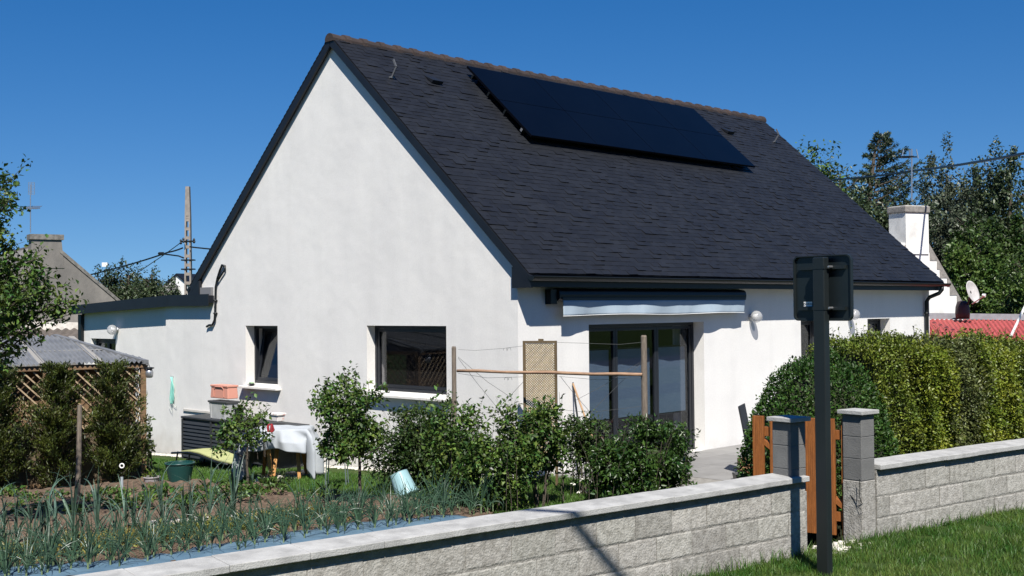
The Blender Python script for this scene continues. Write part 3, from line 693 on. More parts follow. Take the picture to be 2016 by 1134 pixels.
for i in range(nn_):
    p, q = prm[i], prm[(i+1) % nn_]
    pa = c+e1*p[0]+Vector((0, 0, zc+p[1])); qa = c+e1*q[0]+Vector((0, 0, zc+q[1])); pi = c+e1*p[0]*.965+Vector((0, 0, zc+p[1]*.97)); qi = c+e1*q[0]*.965+Vector((0, 0, zc+q[1]*.97))
    mb.hexa([pa, qa, qi, pi, pa+e2*.0215, qa+e2*.0215, qi+e2*.0215, pi+e2*.0215])
mb.build('rim', M_sign, pn)
for z in (zc+.165, zc-.165):
    mb = MB(); q = c+e2*.008; mb.obox((q.x, q.y, z), e1*.225, e2*.013, (0, 0, .014)); mb.build('cross_rail', M_sign, sg)
    mb = MB(); q = sb_; mb.obox((q.x, q.y, z), e1*.059, e2*.037, (0, 0, .012)); mb.build('clamp', M_sign, sg)
    mb = MB(); q = sb_+e1*.080-e2*.0; mb.tube([q+e2*.04+Vector((0, 0, z+.004)), q-e2*.01+Vector((0, 0, z+.004))], .009, 6); mb.build('bolt', M_steel, sg)
q = c-e1*.150+e2*.0195
mb = MB(); mb.obox((q.x, q.y, zc-.128), e1*.042, e2*.0012, (0, 0, .019)); st = mb.build('sticker', M_white, sg)
fc = bpy.data.curves.new('t', 'FONT'); fc.body = 'LACROIX'; fc.size = .0165; fc.extrude = .0004; fc.align_x = 'CENTER'; fc.align_y = 'CENTER'
to = bpy.data.objects.new('t', fc); COL.objects.link(to); bpy.context.view_layer.update()
me = bpy.data.meshes.new_from_object(to); bpy.data.objects.remove(to)
Mx = Matrix((e1, Vector((0, 0, 1)), -e2)).transposed().to_4x4(); pos = q-e2*.0022+e1*.008+Vector((0, 0, zc-.128)); Mx.translation = pos-ORG[sg.name]
me.transform(Mx); me.materials.clear(); me.materials.append(M_black); o = bpy.data.objects.new('lettering', me); COL.objects.link(o); o.parent = st
mb = MB(); cc = q-e1*.033-e2*.0018+Vector((0, 0, zc-.128)); mb.tube([cc+e1*.0075*math.cos(a_)+Vector((0, 0, .0085*math.sin(a_))) for a_ in [k*math.pi/5 for k in range(11)]], .0016, 5); mb.build('emblem', M_black, st)

# ------------------------------------------------------------------ foliage makers
M_lv_dome = leafmat('dome_leaf', (.022, .060, .009), (.042, .090, .012), isl=.5, rough=.5)
M_lv_lime = leafmat('lime_leaf', (.090, .135, .014), (.190, .215, .022), isl=.45, scale=2.5)
M_lv_mid = leafmat('mid_leaf', (.070, .110, .014), (.140, .170, .022), isl=.5, scale=2)
M_lv_grey = leafmat('olive_leaf', (.068, .086, .026), (.105, .125, .036), isl=.5, scale=2)
M_lv_apple = leafmat('apple_leaf', (.030, .072, .014), (.085, .135, .024), isl=.55, hue=.03, rough=.5, spec=.3, scale=5)
M_lv_dark = leafmat('dark_leaf', (.016, .038, .008), (.042, .072, .013), isl=.55, rough=.5, spec=.3, scale=5)
M_lv_laurel = leafmat('laurel_leaf', (.018, .050, .010), (.050, .095, .018), isl=.5, rough=.36, spec=.4, scale=5)
M_lv_thuja = leafmat('thuja_leaf', (.016, .030, .007), (.075, .092, .016), isl=.5, scale=5)
M_lv_red = leafmat('purple_leaf', (.035, .016, .012), (.055, .030, .018), isl=.4)
M_lv_far = leafmat('far_leaf', (.030, .050, .022), (.058, .080, .034), isl=.5, scale=.6)
M_lv_far2 = leafmat('far_leaf_grey', (.050, .066, .040), (.078, .094, .056), isl=.5, scale=.6)
M_lv_far3 = leafmat('far_leaf_bright', (.040, .080, .014), (.075, .120, .024), isl=.5, scale=.8)
M_lv_conif = leafmat('cedar_needles', (.030, .050, .026), (.052, .074, .038), isl=.4, scale=.8)
M_petal = mat('petal', (.75, .74, .68), rough=.6)
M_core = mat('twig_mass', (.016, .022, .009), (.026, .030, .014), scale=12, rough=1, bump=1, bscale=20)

def hedge_pts(n, c, d, half, z0, z1, dep, amp=.10):
    """points near the faces of a lumpy block: d axis unit, half (len, thick)"""
    d = np.array(d[:2]); nrm = np.array([-d[1], d[0]]); k = rng.random(n); u = rng.uniform(-1, 1, n); v = rng.uniform(0, 1, n); ph = rng.uniform(0, 6, 5)
    face = np.where(k < .5, 0, np.where(k < .78, 1, np.where(k < .9, 2, 3)))
    s = u*half[0]; t = np.where(face == 0, -half[1], np.where(face == 3, half[1], rng.uniform(-1, 1, n)*half[1])); z = z0+v*(z1-z0)
    s = np.where(face == 2, np.sign(u)*half[0], s); z = np.where(face == 1, z1, z)
    bmp = amp*(np.sin(s*5+ph[0])*np.sin(z*6+ph[1])+.6*np.sin(s*13+ph[2]+z*5)+.5*np.sin(t*9+ph[3]+s*3)); j = np.abs(rng.normal(size=n))*dep
    out = np.zeros((n, 3)); on_ = np.where(face == 0, -1., np.where(face == 3, 1., 0)); os_ = np.where(face == 2, np.sign(u), 0); oz = np.where(face == 1, 1., 0)
    rd = (bmp-j+rng.uniform(-.02, .05, n)*1)
    s = s+os_*rd; t = t+on_*rd; z = z+oz*rd
    # round the top edges
    topk = np.clip((z-(z1-.25))/.25, 0, 1); t = t*(1-.16*topk**2)
    P = np.stack([c[0]+d[0]*s+nrm[0]*t, c[1]+d[1]*s+nrm[1]*t, z], 1)
    out = np.stack([d[0]*os_+nrm[0]*on_, d[1]*os_+nrm[1]*on_, oz+.25], 1); return P, out

def shoots(name, c, rad, n, hmin, hmax, per, L, W, mleaf, parent, zb=0, spread=.25, r=.004):
    """upright shoots with leaves along them"""
    mb = MB(); C = []; O = []
    for i in range(n):
        a = random.uniform(0, 6.28); q = random.random()**.5; x = c[0]+rad*q*math.cos(a); y = c[1]+rad*q*math.sin(a); h = random.uniform(hmin, hmax)
        dx, dy = random.uniform(-spread, spread), random.uniform(-spread, spread); pts = []
        for k in range(6):
            f = k/5; pts.append((x+dx*f*f*h, y+dy*f*f*h, zb+h*f))
        mb.tube(pts, [r*(1-.7*k/5) for k in range(6)], 5)
        for k in range(per):
            f = random.uniform(.15, 1.0); p = (x+dx*f*f*h, y+dy*f*f*h, zb+h*f); aa = random.uniform(0, 6.28); C.append(p); O.append((math.cos(aa), math.sin(aa), .5))
    s = mb.build('stems', M_bark, parent)
    lf = leaves(name, C, L, W, mleaf, parent, out=np.array(O), ob=1.6, droop=.05)
    return lf
def limbs(c, z0, z1, rad, r0_, n=9, parent=None, name='trunk', sub=3, lean=(0, 0)):
    mb = MB(); top = Vector((c[0]+lean[0], c[1]+lean[1], z1))
    base = Vector((c[0], c[1], z0)); k = 7
    pts = [base.lerp(top, i/k)+Vector((random.uniform(-1, 1), random.uniform(-1, 1), 0))*r0_*.5*(i > 0) for i in range(k+1)]
    mb.tube(pts, [r0_*(1-.75*i/k) for i in range(k+1)], 8)
    H = z1-z0
    for i in range(n):
        f = random.uniform(.35, .95); p = base.lerp(top, f); a = random.uniform(0, 6.28); ln = rad*random.uniform(.5, 1)*(1.25-f*.6); rr = r0_*(1-.75*f)*.6
        q = p+Vector((math.cos(a)*ln, math.sin(a)*ln, ln*random.uniform(.3, .9))); m_ = p.lerp(q, .5)+Vector((0, 0, -.06*ln))
        mb.tube([p, m_, q], [rr, rr*.6, rr*.25], 6)
        for j in range(sub):
            e = q+Vector((random.uniform(-1, 1), random.uniform(-1, 1), random.uniform(-.2, 1)))*ln*.45; mb.tube([m_.lerp(q, random.random()), e], [rr*.35, rr*.12], 5)
    return mb.build(name, M_bark, parent)

# hedge shrubs behind the right wall
hd = (math.cos(R(-8)), math.sin(R(-8)))
hc = ws(1.9, .85)
specs = [(3.15, 1.38, 1.98, .50, M_lv_mid, 'green shrub at the left end of the clipped hedge behind the dome bush'),
         (3.68, 1.24, 1.93, .30, M_lv_lime, 'narrow lime green shrub in the hedge between the green and the olive one'),
         (4.18, 1.25, 1.95, .38, M_lv_grey, 'dull olive shrub in the hedge between two yellow-green ones'),
         (4.85, 1.24, 1.91, .46, M_lv_lime, 'bright yellow-green shrub in the hedge right of the olive one'),
         (5.75, 1.25, 1.90, .55, M_lv_mid, 'green shrub cut by the right frame edge at the end of the visible hedge')]
for i, (s, t_, zt_, _, m_, lb) in enumerate(specs):
    c = ws(s, t_); h = thing('hedge_shrub', (c.x, c.y, 0), lb, 'hedge shrub', 'shrubs of the clipped hedge behind the wall')
    P, O = hedge_pts(int(36000*(_+.1)), (c.x, c.y), hd, (_, .50), .45, zt_, .10, amp=.05)
    wv = np.clip((P[:, 2]-1.2)/.8, 0, 1); P[:, 2] += wv*(.05*np.sin(P[:, 0]*4.3+P[:, 1]*2)+.035*np.sin(P[:, 0]*9.7)); lf = leaves('leaves', P, .036, .020, m_, h, out=O, ob=.7, droop=.1)
    mb = MB(); e = Vector((hd[0], hd[1], 0)); n_ = Vector((-hd[1], hd[0], 0)); mb.obox((c.x, c.y, (zt_-.12)/2), e*(_*.85), n_*.34, (0, 0, (zt_-.12)/2))
    C = []; O2 = []
    for k in range(int(54*_)):
        p = Vector((c.x, c.y, 0))+e*random.uniform(-_, _)+n_*random.uniform(-.45, .45); l_ = random.uniform(.06, .24); q = Vector((p.x+random.uniform(-.05, .05), p.y+random.uniform(-.05, .05), zt_+l_-.03)); p.z = zt_-.12
        mb.tube([p, q], [.003, .0015], 4)
        for f in np.linspace(.3, 1, 9): C.append(tuple(p.lerp(q, float(f)))); aa = random.uniform(0, 6.28); O2.append((math.cos(aa), math.sin(aa), .6))
    mb.build('twig_core', M_core, h); leaves('shoot_leaves', C, .045, .022, m_, h, out=np.array(O2), ob=1.2)

# clipped dome bush
c = at(1612, 800, 12.6); D_ = thing('dome_bush', (c.x, c.y, 0), 'rounded dark green clipped bush behind the gate', 'bush')
n = 30000; d = unit(rng.normal(size=(n, 3))); d[:, 2] = np.abs(d[:, 2])*1.1-.25; d = unit(d)
bm = 1+.035*np.sin(d[:, 0]*9)*np.sin(d[:, 2]*7+1)+.03*np.sin(d[:, 1]*13+2)+.02*rng.normal(size=n)-.06*np.abs(rng.normal(size=n))
rad = np.array([.80, .80, 1.30]); P = d*bm[:, None]*rad+np.array([c.x, c.y, .58])
P = P[P[:, 2] > .05]; d = d[:len(P)]
leaves('leaves', P, .038, .021, M_lv_dome, D_, out=unit(P-np.array([c.x, c.y, .58])), ob=.8, droop=0)
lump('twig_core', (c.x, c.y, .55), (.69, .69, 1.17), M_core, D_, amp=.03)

def bush(name, uvD, rad, zc_, nleaf, L, W, m_, label, cat='bush', nc=70, cr=.17, core=.6, stems=6, bump=.18, shell=.45, group=None, ground=None, extra=None, zmin=-1):
    if len(uvD) == 3: p = at(*uvD)
    else: p = Vector((uvD[0], uvD[1], 0))
    g0 = garden_z(p.x, p.y) if ground is None else ground
    t = thing(name, (p.x, p.y, g0), label, cat, group)
    P, O = blob(nleaf, (p.x, p.y, zc_), rad, nc=nc, cr=cr, shell=shell, bump=bump, zmin=zmin)
    k = P[:, 2] > g0+.02; P = P[k]; O = O[k]
    leaves('leaves', P, L, W, m_, t, out=O, ob=.5)
    mb = MB()
    for i in range(stems):
        a = random.uniform(0, 6.28); q = (p.x+math.cos(a)*rad[0]*.6, p.y+math.sin(a)*rad[1]*.6, zc_+rad[2]*random.uniform(.1, .7)); b0 = (p.x+.04*math.cos(a), p.y+.04*math.sin(a), g0-.05)
        mb.tube([b0, (Vector(b0)+Vector(q))/2+Vector((0, 0, .1)), q], [.014, .010, .004], 6)
    mb.build('stems', M_bark, t)
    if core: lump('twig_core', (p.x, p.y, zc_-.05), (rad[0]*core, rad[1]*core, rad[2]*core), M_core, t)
    return t, p, g0

# shrubs and fruit bushes in the middle of the garden (photo left to right)
t, p, g0 = bush('shrub', (835, 880, 16.2), (.62, .55, .58), .52, 12000, .055, .028, M_lv_dark, 'dense dark green shrub in front of the wide gable window', core=.60, nc=130)
shoots('shoot_leaves', (p.x, p.y), .55, 22, .95, 1.22, 12, .05, .022, M_lv_mid, t, zb=g0)
t, p, g0 = bush('apple_bush', (900, 900, 14.5), (.36, .36, .60), .58, 3600, .062, .034, M_lv_apple, 'loose fruit bush with upright leafy shoots beside the left trellis post', core=0, nc=55, cr=.2)
shoots('shoot_leaves', (p.x, p.y), .30, 9, 1.1, 1.45, 26, .06, .03, M_lv_apple, t, zb=g0)
t, p, g0 = bush('apple_bush', (982, 905, 14.1), (.40, .40, .60), .52, 4600, .064, .034, M_lv_apple, 'bushy young fruit tree just left of the lattice panel', core=0, nc=60, cr=.2)
shoots('shoot_leaves', (p.x, p.y), .40, 11, 1.1, 1.40, 26, .06, .03, M_lv_apple, t, zb=g0)
mb = MB(); 
t, p, g0 = bush('apple_bush', (1062, 865, 14.4), (.34, .38, .40), .80, 3000, .066, .036, M_lv_apple, 'fruit bush growing across the front of the lattice panel', core=0, nc=60, cr=.2)
shoots('shoot_leaves', (p.x, p.y), .32, 10, 1.05, 1.40, 24, .065, .034, M_lv_apple, t, zb=g0)
t, p, g0 = bush('shrub', (1150, 870, 15.3), (.28, .30, .34), .68, 2800, .05, .026, M_lv_dark, 'dark green shrub between the lattice panel and the glossy laurel', core=.45, nc=80)
shoots('shoot_leaves', (p.x, p.y), .35, 12, .75, 1.08, 18, .055, .028, M_lv_apple, t, zb=g0)
t, p, g0 = bush('laurel_bush', (1205, 905, 14.5), (.30, .34, .36), .44, 4000, .062, .026, M_lv_laurel, 'glossy dark laurel bush left of the right-hand trellis post', core=.45, nc=70)
shoots('shoot_leaves', (p.x, p.y), .36, 14, .65, 1.0, 20, .065, .026, M_lv_laurel, t, zb=g0)
t, p, g0 = bush('laurel_bush', (1288, 900, 14.5), (.46, .42, .46), .50, 9000, .064, .026, M_lv_laurel, 'glossy laurel bush at the edge of the patio below the sliding door', core=.48, nc=100)
shoots('shoot_leaves', (p.x, p.y), .48, 26, .65, 1.12, 20, .065, .026, M_lv_laurel, t, zb=g0)
p = at(1175, 860, 15.8); t = thing('purple_shrub', (p.x, p.y, 0), 'small purple-leaved shrub in front of the left door pane', 'shrub')
shoots('leaves', (p.x, p.y), .10, 8, .7, .98, 40, .055, .035, M_lv_red, t, zb=0, spread=.3)
p = at(1108, 860, 14.6); t = thing('sapling', (p.x, p.y, 0), 'single thin shoot with a few large leaves beside the lattice panel', 'sapling')
shoots('leaves', (p.x, p.y), .02, 2, 1.28, 1.38, 14, .10, .06, M_lv_apple, t, zb=0, spread=.06, r=.007)
# white flowers low in the grass
p = at(1160, 950, 15.2); t = thing('flower_clump', (p.x, p.y, 0), 'low clump of white flowers in front of the dark shrub', 'flowers')
mb = MB(); C = []
for i in range(16):
    x, y, z = p.x+random.gauss(0, .13), p.y+random.gauss(0, .13), random.uniform(.06, .22)
    mb.tube([(x, y, 0), (x, y, z)], .002, 4)
    for k in range(8): C.append((x+random.gauss(0, .01), y+random.gauss(0, .01), z))
mb.build('stems', M_lv_mid, t); leaves('petals', C, .035, .018, M_petal, t)

# young tree with a stake-thin trunk in front of the lawn
p = at(709, 1003, 14.6); g0 = garden_z(p.x, p.y)
t = thing('young_tree', (p.x, p.y, g0), 'young fruit tree with bushy crown on a thin grey trunk by the blue bucket', 'tree')
limbs((p.x, p.y), g0, 1.1, .40, .026, n=14, parent=t, lean=(.0, .0))
cc = at(688, 826, 14.6)
P, O = blob(5000, (cc.x, cc.y, cc.z), (.44, .44, .54), nc=75, cr=.17, shell=.35, bump=.15); leaves('crown', P, .060, .036, M_lv_apple, t, out=O, ob=.4, droop=.25)
shoots('shoot_leaves', (cc.x, cc.y), .30, 10, .95, 1.20, 26, .055, .032, M_lv_apple, t, zb=cc.z-.52, spread=.12)
p = at(487, 943, 17.4); g0 = garden_z(p.x, p.y)
t = thing('young_tree', (p.x, p.y, g0), 'small open fruit tree in front of the dark storage box and lounger', 'tree')
limbs((p.x, p.y), g0, .85, .42, .022, n=12, parent=t)
cc = at(477, 842, 17.4)
P, O = blob(1150, (cc.x, cc.y, cc.z-.02), (.44, .42, .34), nc=46, cr=.17, shell=.3, bump=.3); leaves('crown', P, .068, .040, M_lv_apple, t, out=O, ob=.4, droop=.2)
shoots('shoot_leaves', (cc.x, cc.y), .34, 7, .6, .86, 18, .06, .036, M_lv_apple, t, zb=cc.z-.45, spread=.3)
# vine by the shed post
p = at(300, 905, 18.6); g0 = garden_z(p.x, p.y)
t = thing('climbing_plant', (p.x, p.y, g0), 'thin leafy climbing plant in front of the white wall beside the shed', 'plant')
shoots('leaves', (p.x, p.y), .08, 3, .8, 1.0, 26, .085, .06, M_lv_apple, t, zb=g0, spread=.10, r=.010)

# conifers in front of the shed
def thuja(u, D, wpx, top, nleaf, label):
    p = at(u, 800, D); g0 = garden_z(p.x, p.y); zt_ = at(u, top, D).z; H = zt_-g0; rw = wpx*D/F/2
    t = thing('thuja', (p.x, p.y, g0), label, 'conifer', 'young conifers in front of the shed')
    mb = MB(); mb.tube([(p.x, p.y, g0-.05), (p.x, p.y, g0+H*.5), (p.x, p.y, g0+H*.9)], [.03, .02, .006], 7)
    C = []; O = []
    for i in range(150):
        f = random.uniform(.06, .97)**1.0; a = random.uniform(0, 6.28); ln = rw*(1.2-.75*f**2)*random.uniform(.35, 1.35); z = g0+H*f
        q = Vector((p.x+math.cos(a)*ln, p.y+math.sin(a)*ln, z+ln*.65)); b0 = Vector((p.x, p.y, z-.05)); mb.tube([b0, q], [.006, .002], 4)
        m_ = int(nleaf/150)
        for k in range(m_):
            g = random.random()**.6; pt = b0.lerp(q, g)+Vector((random.gauss(0, 1), random.gauss(0, 1), random.gauss(0, 1)))*.045*(1.2-g*.5); C.append(tuple(pt)); O.append((math.cos(a)*.6, math.sin(a)*.6, .9))
    mb.build('branches', M_bark, t)
    leaves('needles', C, .058, .018, M_lv_thuja, t, out=np.array(O), ob=1.1, droop=0)
thuja(222, 17.9, 100, 724, 17000, 'bushy conifer at the right end of the shed')
thuja(108, 17.5, 92, 722, 17000, 'middle conifer in front of the shed lattice')
thuja(-8, 17.2, 100, 715, 17000, 'conifer at the left frame edge in front of the shed')

# apple tree reaching in at the left edge
p = at(-75, 1000, 13.0); t = thing('apple_tree', (p.x, p.y, -.2), 'leafy apple tree branches reaching in at the left edge', 'tree')
mb = MB(); top = at(-75, 430, 13.0)
mb.tube([(p.x, p.y, -.3), at(-70, 820, 13), at(-85, 650, 13), at(-60, 480, 13), at(-50, 380, 13)], [.08, .07, .06, .035, .02], 9)
C = []; O = []
tips = [(-10, 350, 12.8), (22, 352, 12.7), (15, 400, 12.6), (8, 440, 13), (28, 472, 12.8), (22, 508, 12.7), (40, 540, 12.7), (95, 545, 12.8), (72, 575, 12.6), (128, 590, 12.7), (105, 560, 12.9), (140, 612, 12.8), (55, 615, 12.8), (20, 600, 12.6), (82, 500, 12.7), (0, 650, 12.7), (30, 640, 12.9), (60, 640, 12.6), (10, 690, 12.8), (-20, 560, 12.6), (-10, 500, 12.8), (-30, 620, 12.7), (-15, 720, 12.8), (5, 560, 12.6), (-25, 420, 12.7), (35, 590, 12.5), (15, 540, 12.9), (75, 605, 12.7), (45, 665, 12.8), (5, 380, 12.8), (-5, 460, 12.6), (50, 560, 12.8), (65, 580, 12.5), (20, 570, 12.8), (0, 590, 12.9), (-10, 680, 12.6), (25, 520, 12.9), (10, 620, 12.5), (0, 520, 12.8), (85, 585, 12.9), (110, 600, 12.7), (38, 625, 12.9), (-20, 760, 12.8)]
for (u, v, D) in tips:
    q = at(u, v, D); vr = min(820, v+110); b0 = at(-75, vr, 13); m_ = b0.lerp(q, .55)+Vector((0, 0, .03)); mb.tube([b0, m_, q], [.022, .012, .003], 6)
    for k in range(4):
        e = q+Vector((random.gauss(0, .10), random.gauss(0, .10), random.gauss(.02, .08))); mb.tube([m_.lerp(q, .6), e], [.005, .002], 4)
        for j in range(28): f = random.uniform(.1, 1.15); pt = m_.lerp(q, .55).lerp(e, f)+Vector((random.gauss(0, .045), random.gauss(0, .045), random.gauss(0, .045))); C.append(tuple(pt)); O.append(tuple((e-q)+Vector((0, 0, .04))))
mb.build('trunk', M_bark, t); leaves('crown', C, .062, .036, M_lv_apple, t, out=unit(np.array(O)+1e-6), ob=.6, droop=.25)

# ------------------------------------------------------------------ trellis and lattice
def gp(u, D): p = at(u, 800, D); return p
tr = thing('wire_trellis', tuple(gp(894, 16.2).xy)+(0,), 'weathered two-post trellis with a wooden rail and sagging wires', 'trellis')
p1, p2 = gp(894.5, 16.2), gp(1269, 15.0)
z1t, z2t = at(894, 682, 16.2).z, at(1269, 660, 15.0).z
mb = MB(); mb.tube([(p1.x, p1.y, -.3), (p1.x, p1.y, z1t-.02), (p1.x, p1.y, z1t)], [.036, .032, .026], 10); mb.build('post', M_post, tr, smooth=False)
mb = MB(); mb.tube([(p2.x, p2.y, -.3), (p2.x, p2.y, z2t-.02), (p2.x, p2.y, z2t)], [.044, .038, .030], 10); mb.build('post', M_post, tr, smooth=False)
a = at(900, 730, 16.15); b = at(1264, 738, 14.95); mb = MB(); mb.tube([a+(b-a)*i/8+Vector((0, 0, .006*math.sin(i*1.9))) for i in range(9)], [.020, .022, .019, .021, .024, .022, .02, .023, .021], 8); mb.build('rail', M_rail, tr, smooth=True)
def wire(pts, r=.0028, name='wire'):
    mb = MB(); mb.tube([at(u, v, D) for u, v, D in pts], r, 4); mb.build(name, M_wire, tr)
DL = lambda u: 16.2+(15.0-16.2)*(u-894)/(1269-894)
def wr(*uv): wire([(u, v, DL(u)) for u, v in uv])
wr((902, 688), (935, 690), (990, 686), (1030, 681)); wr((1096, 674), (1160, 676), (1220, 678), (1262, 674)); wr((902, 735), (960, 744), (1030, 742)); wr((1100, 741), (1180, 748), (1262, 743))
wr((902, 703), (960, 752), (1010, 785)); wr((902, 705), (940, 755), (985, 810), (1010, 835)); wr((1030, 752), (985, 800), (940, 850)); wr((1262, 712), (1190, 758), (1130, 790)); wr((1262, 715), (1215, 760), (1160, 815)); wr((1104, 742), (1130, 775), (1165, 815), (1200, 850))
wr((912, 800), (960, 806), (1025, 812)); wr((1100, 806), (1160, 812), (1262, 800))
for u, v in ((996, 686), (998, 744)):
    mb = MB(); D = DL(u)
    mb.tube([at(u-5, v+4, D), at(u-4, v, D), at(u+1, v-1, D), at(u+2, v+5, D)], .003, 5); mb.tube([at(u+3, v+4, D), at(u+4, v-1, D), at(u+9, v-1, D), at(u+10, v+4, D)], .003, 5); mb.build('wire_clip', M_wire, tr)

lp = at(1064, 800, 15.95); ru = Vector((rt.x, rt.y, 0)).normalized(); rot = Matrix.Rotation(R(-12), 3, 'Z'); lx = rot @ ru; ln_ = Vector((-lx.y, lx.x, 0))
lt = thing('lattice_panel', (lp.x, lp.y, 0), 'tall narrow wooden lattice panel standing between the trellis posts', 'lattice')
ztp = at(1064, 671, 15.95).z; hw = .232; zb = .03
def LP(x, d, z): q = lp+lx*x+ln_*d; return Vector((q.x, q.y, z))
for sx in (-1, 1):
    mb = MB(); mb.obox(LP(sx*(hw-.017), 0, (ztp+zb)/2), lx*.017, ln_*.02, (0, 0, (ztp-zb)/2)); mb.build('frame_post', M_lattframe, lt)
for z in (ztp-.015, .36): mb = MB(); mb.obox(LP(0, 0, z), lx*(hw-.035), ln_*.018, (0, 0, .015)); mb.build('frame_rail', M_lattframe, lt)
mb = MB(); mb.obox(LP(.015, .0, ztp+.013), lx*.035, ln_*.012, (0, 0, .013)); mb.build('clip', M_lattframe, lt)
mb = MB(); xw = hw-.036; za, zb2 = .38, ztp-.032
for sg_, dd in ((1, -.006), (-1, .006)):
    c0 = za-2*xw
    while c0 < zb2+2*xw:
        # line z = c0 + sg*(x+xw)
        pts = []
        xl, xr = -xw, xw
        f0 = lambda x: c0+sg_*(x+xw) if sg_ > 0 else c0+2*xw-(x+xw)
        zl, zr2 = f0(xl), f0(xr)
        # clip to za..zb2
        ps = []
        x_a, x_b = xl, xr
        if sg_ > 0: x_a = max(x_a, za-c0-xw); x_b = min(x_b, zb2-c0-xw)
        else: x_a = max(x_a, c0+2*xw-zb2-xw); x_b = min(x_b, c0+2*xw-za-xw)
        if x_b-x_a > .015: mb.bar(LP(x_a, dd, f0(x_a)), LP(x_b, dd, f0(x_b)), .0125, .006, ln_)
        c0 += .034
mb.build('lattice', M_lattice, lt)

# rake and broom leaning on the front wall
M_handle = mat('handle_wood', (.42, .26, .14), (.32, .20, .11), scale=8, rough=.6)
a = on(1128, 755, 1, -.03); b = on(1163, 852, 1, -.40); t = thing('broom', (b.x, b.y, 0), 'wooden-handled broom leaning on the wall left of the sliding door', 'broom')
d_ = (b-a).normalized(); e = a+d_*((a.z-.22)/-d_.z)
mb = MB(); mb.tube([a, e], .014, 8); mb.build('handle', M_handle, t)
mb = MB(); mb.tube([e, e+d_*.2], [.03, .09], 10); mb.build('bristles', mat('bristles', (.10, .08, .05), rough=1), t)
a2 = on(1128, 753, 1, -.02); b2 = on(1141, 850, 1, -.30); d_ = (b2-a2).normalized(); e = a2+d_*((a2.z-.05)/-d_.z)
t = thing('rake', (e.x, e.y, 0), 'black-handled rake leaning on the wall beside the broom', 'rake')
mb = MB(); mb.tube([a2, e], .011, 8); mb.build('handle', M_black, t)
mb = MB(); mb.bar(e-Vector((.2, 0, 0)), e+Vector((.2, 0, 0)), .02, .02)
for k in range(11): mb.bar(e+Vector((-.2+.04*k, 0, 0)), e+Vector((-.2+.04*k, -.05, -.03)), .006, .006)
mb.build('rake_head', M_black, t)
# ------------------------------------------------------------------ shed with lattice and corrugated roof
M_shedw = mat('shed_wood', (.20, .125, .065), (.13, .08, .045), scale=8, rough=.85, stretch=(1, 1, 5), bump=.2)
M_shedpale = mat('shed_lattice_wood', (.40, .31, .20), (.30, .22, .14), scale=8, rough=.85)
M_tan = mat('tan_board', (.13, .095, .06), (.09, .068, .043), scale=2.5, rough=.9)
M_corr = mat('corrugated_translucent', (.17, .175, .18), (.11, .115, .12), scale=3, rough=.45, bump=.1)
A = at(282, 800, 18.9); B = at(-120, 800, 17.4); A.z = B.z = 0; sdv = (B-A).normalized(); sn = Vector((sdv.y, -sdv.x, 0))
if sn.dot(Vector((1, 1, 0))) < 0: sn = -sn
shed = thing('garden_shed', (A.x, A.y, -.3), 'timber lattice shed with grey corrugated sheet roof at the left', 'shed')
ez = at(278, 716, 18.9).z; LB = (B-A).length; DEP = 2.3
def S(a, d, z): q = A+sdv*a+sn*d; return Vector((q.x, q.y, z))
gz0 = -.32
for a, d in ((0.0, 0), (LB, 0), (0.0, DEP), (LB/2, 0)):
    mb = MB(); mb.obox(S(a, d, (ez+gz0)/2), sdv*.04, sn*.04, (0, 0, (ez-gz0)/2-.02)); mb.build('post', M_shedw, shed)
mb = MB(); mb.obox(S(LB/2, -.035, ez-.03), sdv*(LB/2+.06), sn*.02, (0, 0, .03)); mb.build('eave_beam', M_shedw, shed)
mb = MB(); mb.obox(S(-.03, DEP/2, ez-.03), sdv*.02, sn*(DEP/2), (0, 0, .03)); mb.build('eave_beam', M_shedw, shed)
zr1 = at(150, 835, 18.9).z
mb = MB(); mb.obox(S(LB/2, -.03, zr1), sdv*(LB/2), sn*.02, (0, 0, .03)); mb.build('mid_rail', M_shedpale, shed)
mb = MB(); mb.obox(S(LB/2, .01, (zr1+gz0)/2+.03), sdv*(LB/2-.05), sn*.012, (0, 0, (zr1-gz0)/2-.06)); mb.build('lower_board', M_tan, shed)
mb = MB(); mb.obox(S(LB/2, -.02, gz0+.05), sdv*(LB/2-.02), sn*.03, (0, 0, .06)); mb.build('base_beam', M_shedw, shed)
mb = MB(); mb.obox(S(LB/2, .30, (ez+zr1)/2), sdv*(LB/2-.05), sn*.01, (0, 0, (ez-zr1)/2)); mb.build('inner_screen', M_shedw, shed)
for face in (0, 1):
    mb = MB(); h0, h1 = zr1+.04, ez-.07; H = h1-h0; LL = LB if face == 0 else DEP
    def Q(x, off, z): return S(x, off, z) if face == 0 else S(off, x, z)
    for sgn, off in ((1, -.012), (-1, .012)):
        x = -H
        while x < LL:
            xa_, xb_ = x, x+H; za_, zb_ = (h0, h1) if sgn > 0 else (h1, h0)
            ca, cb = max(xa_, .05), min(xb_, LL-.05)
            if cb-ca > .03:
                fa = (ca-xa_)/H; fb = (cb-xa_)/H; mb.bar(Q(ca, off, za_+(zb_-za_)*fa), Q(cb, off, za_+(zb_-za_)*fb), .022 if sgn > 0 else .014, .010, sn if face == 0 else sdv)
            x += .15
        mb.build('lattice', M_shedpale if sgn > 0 else mat('dark_slat', (.085, .052, .028), rough=.9), shed); mb = MB()
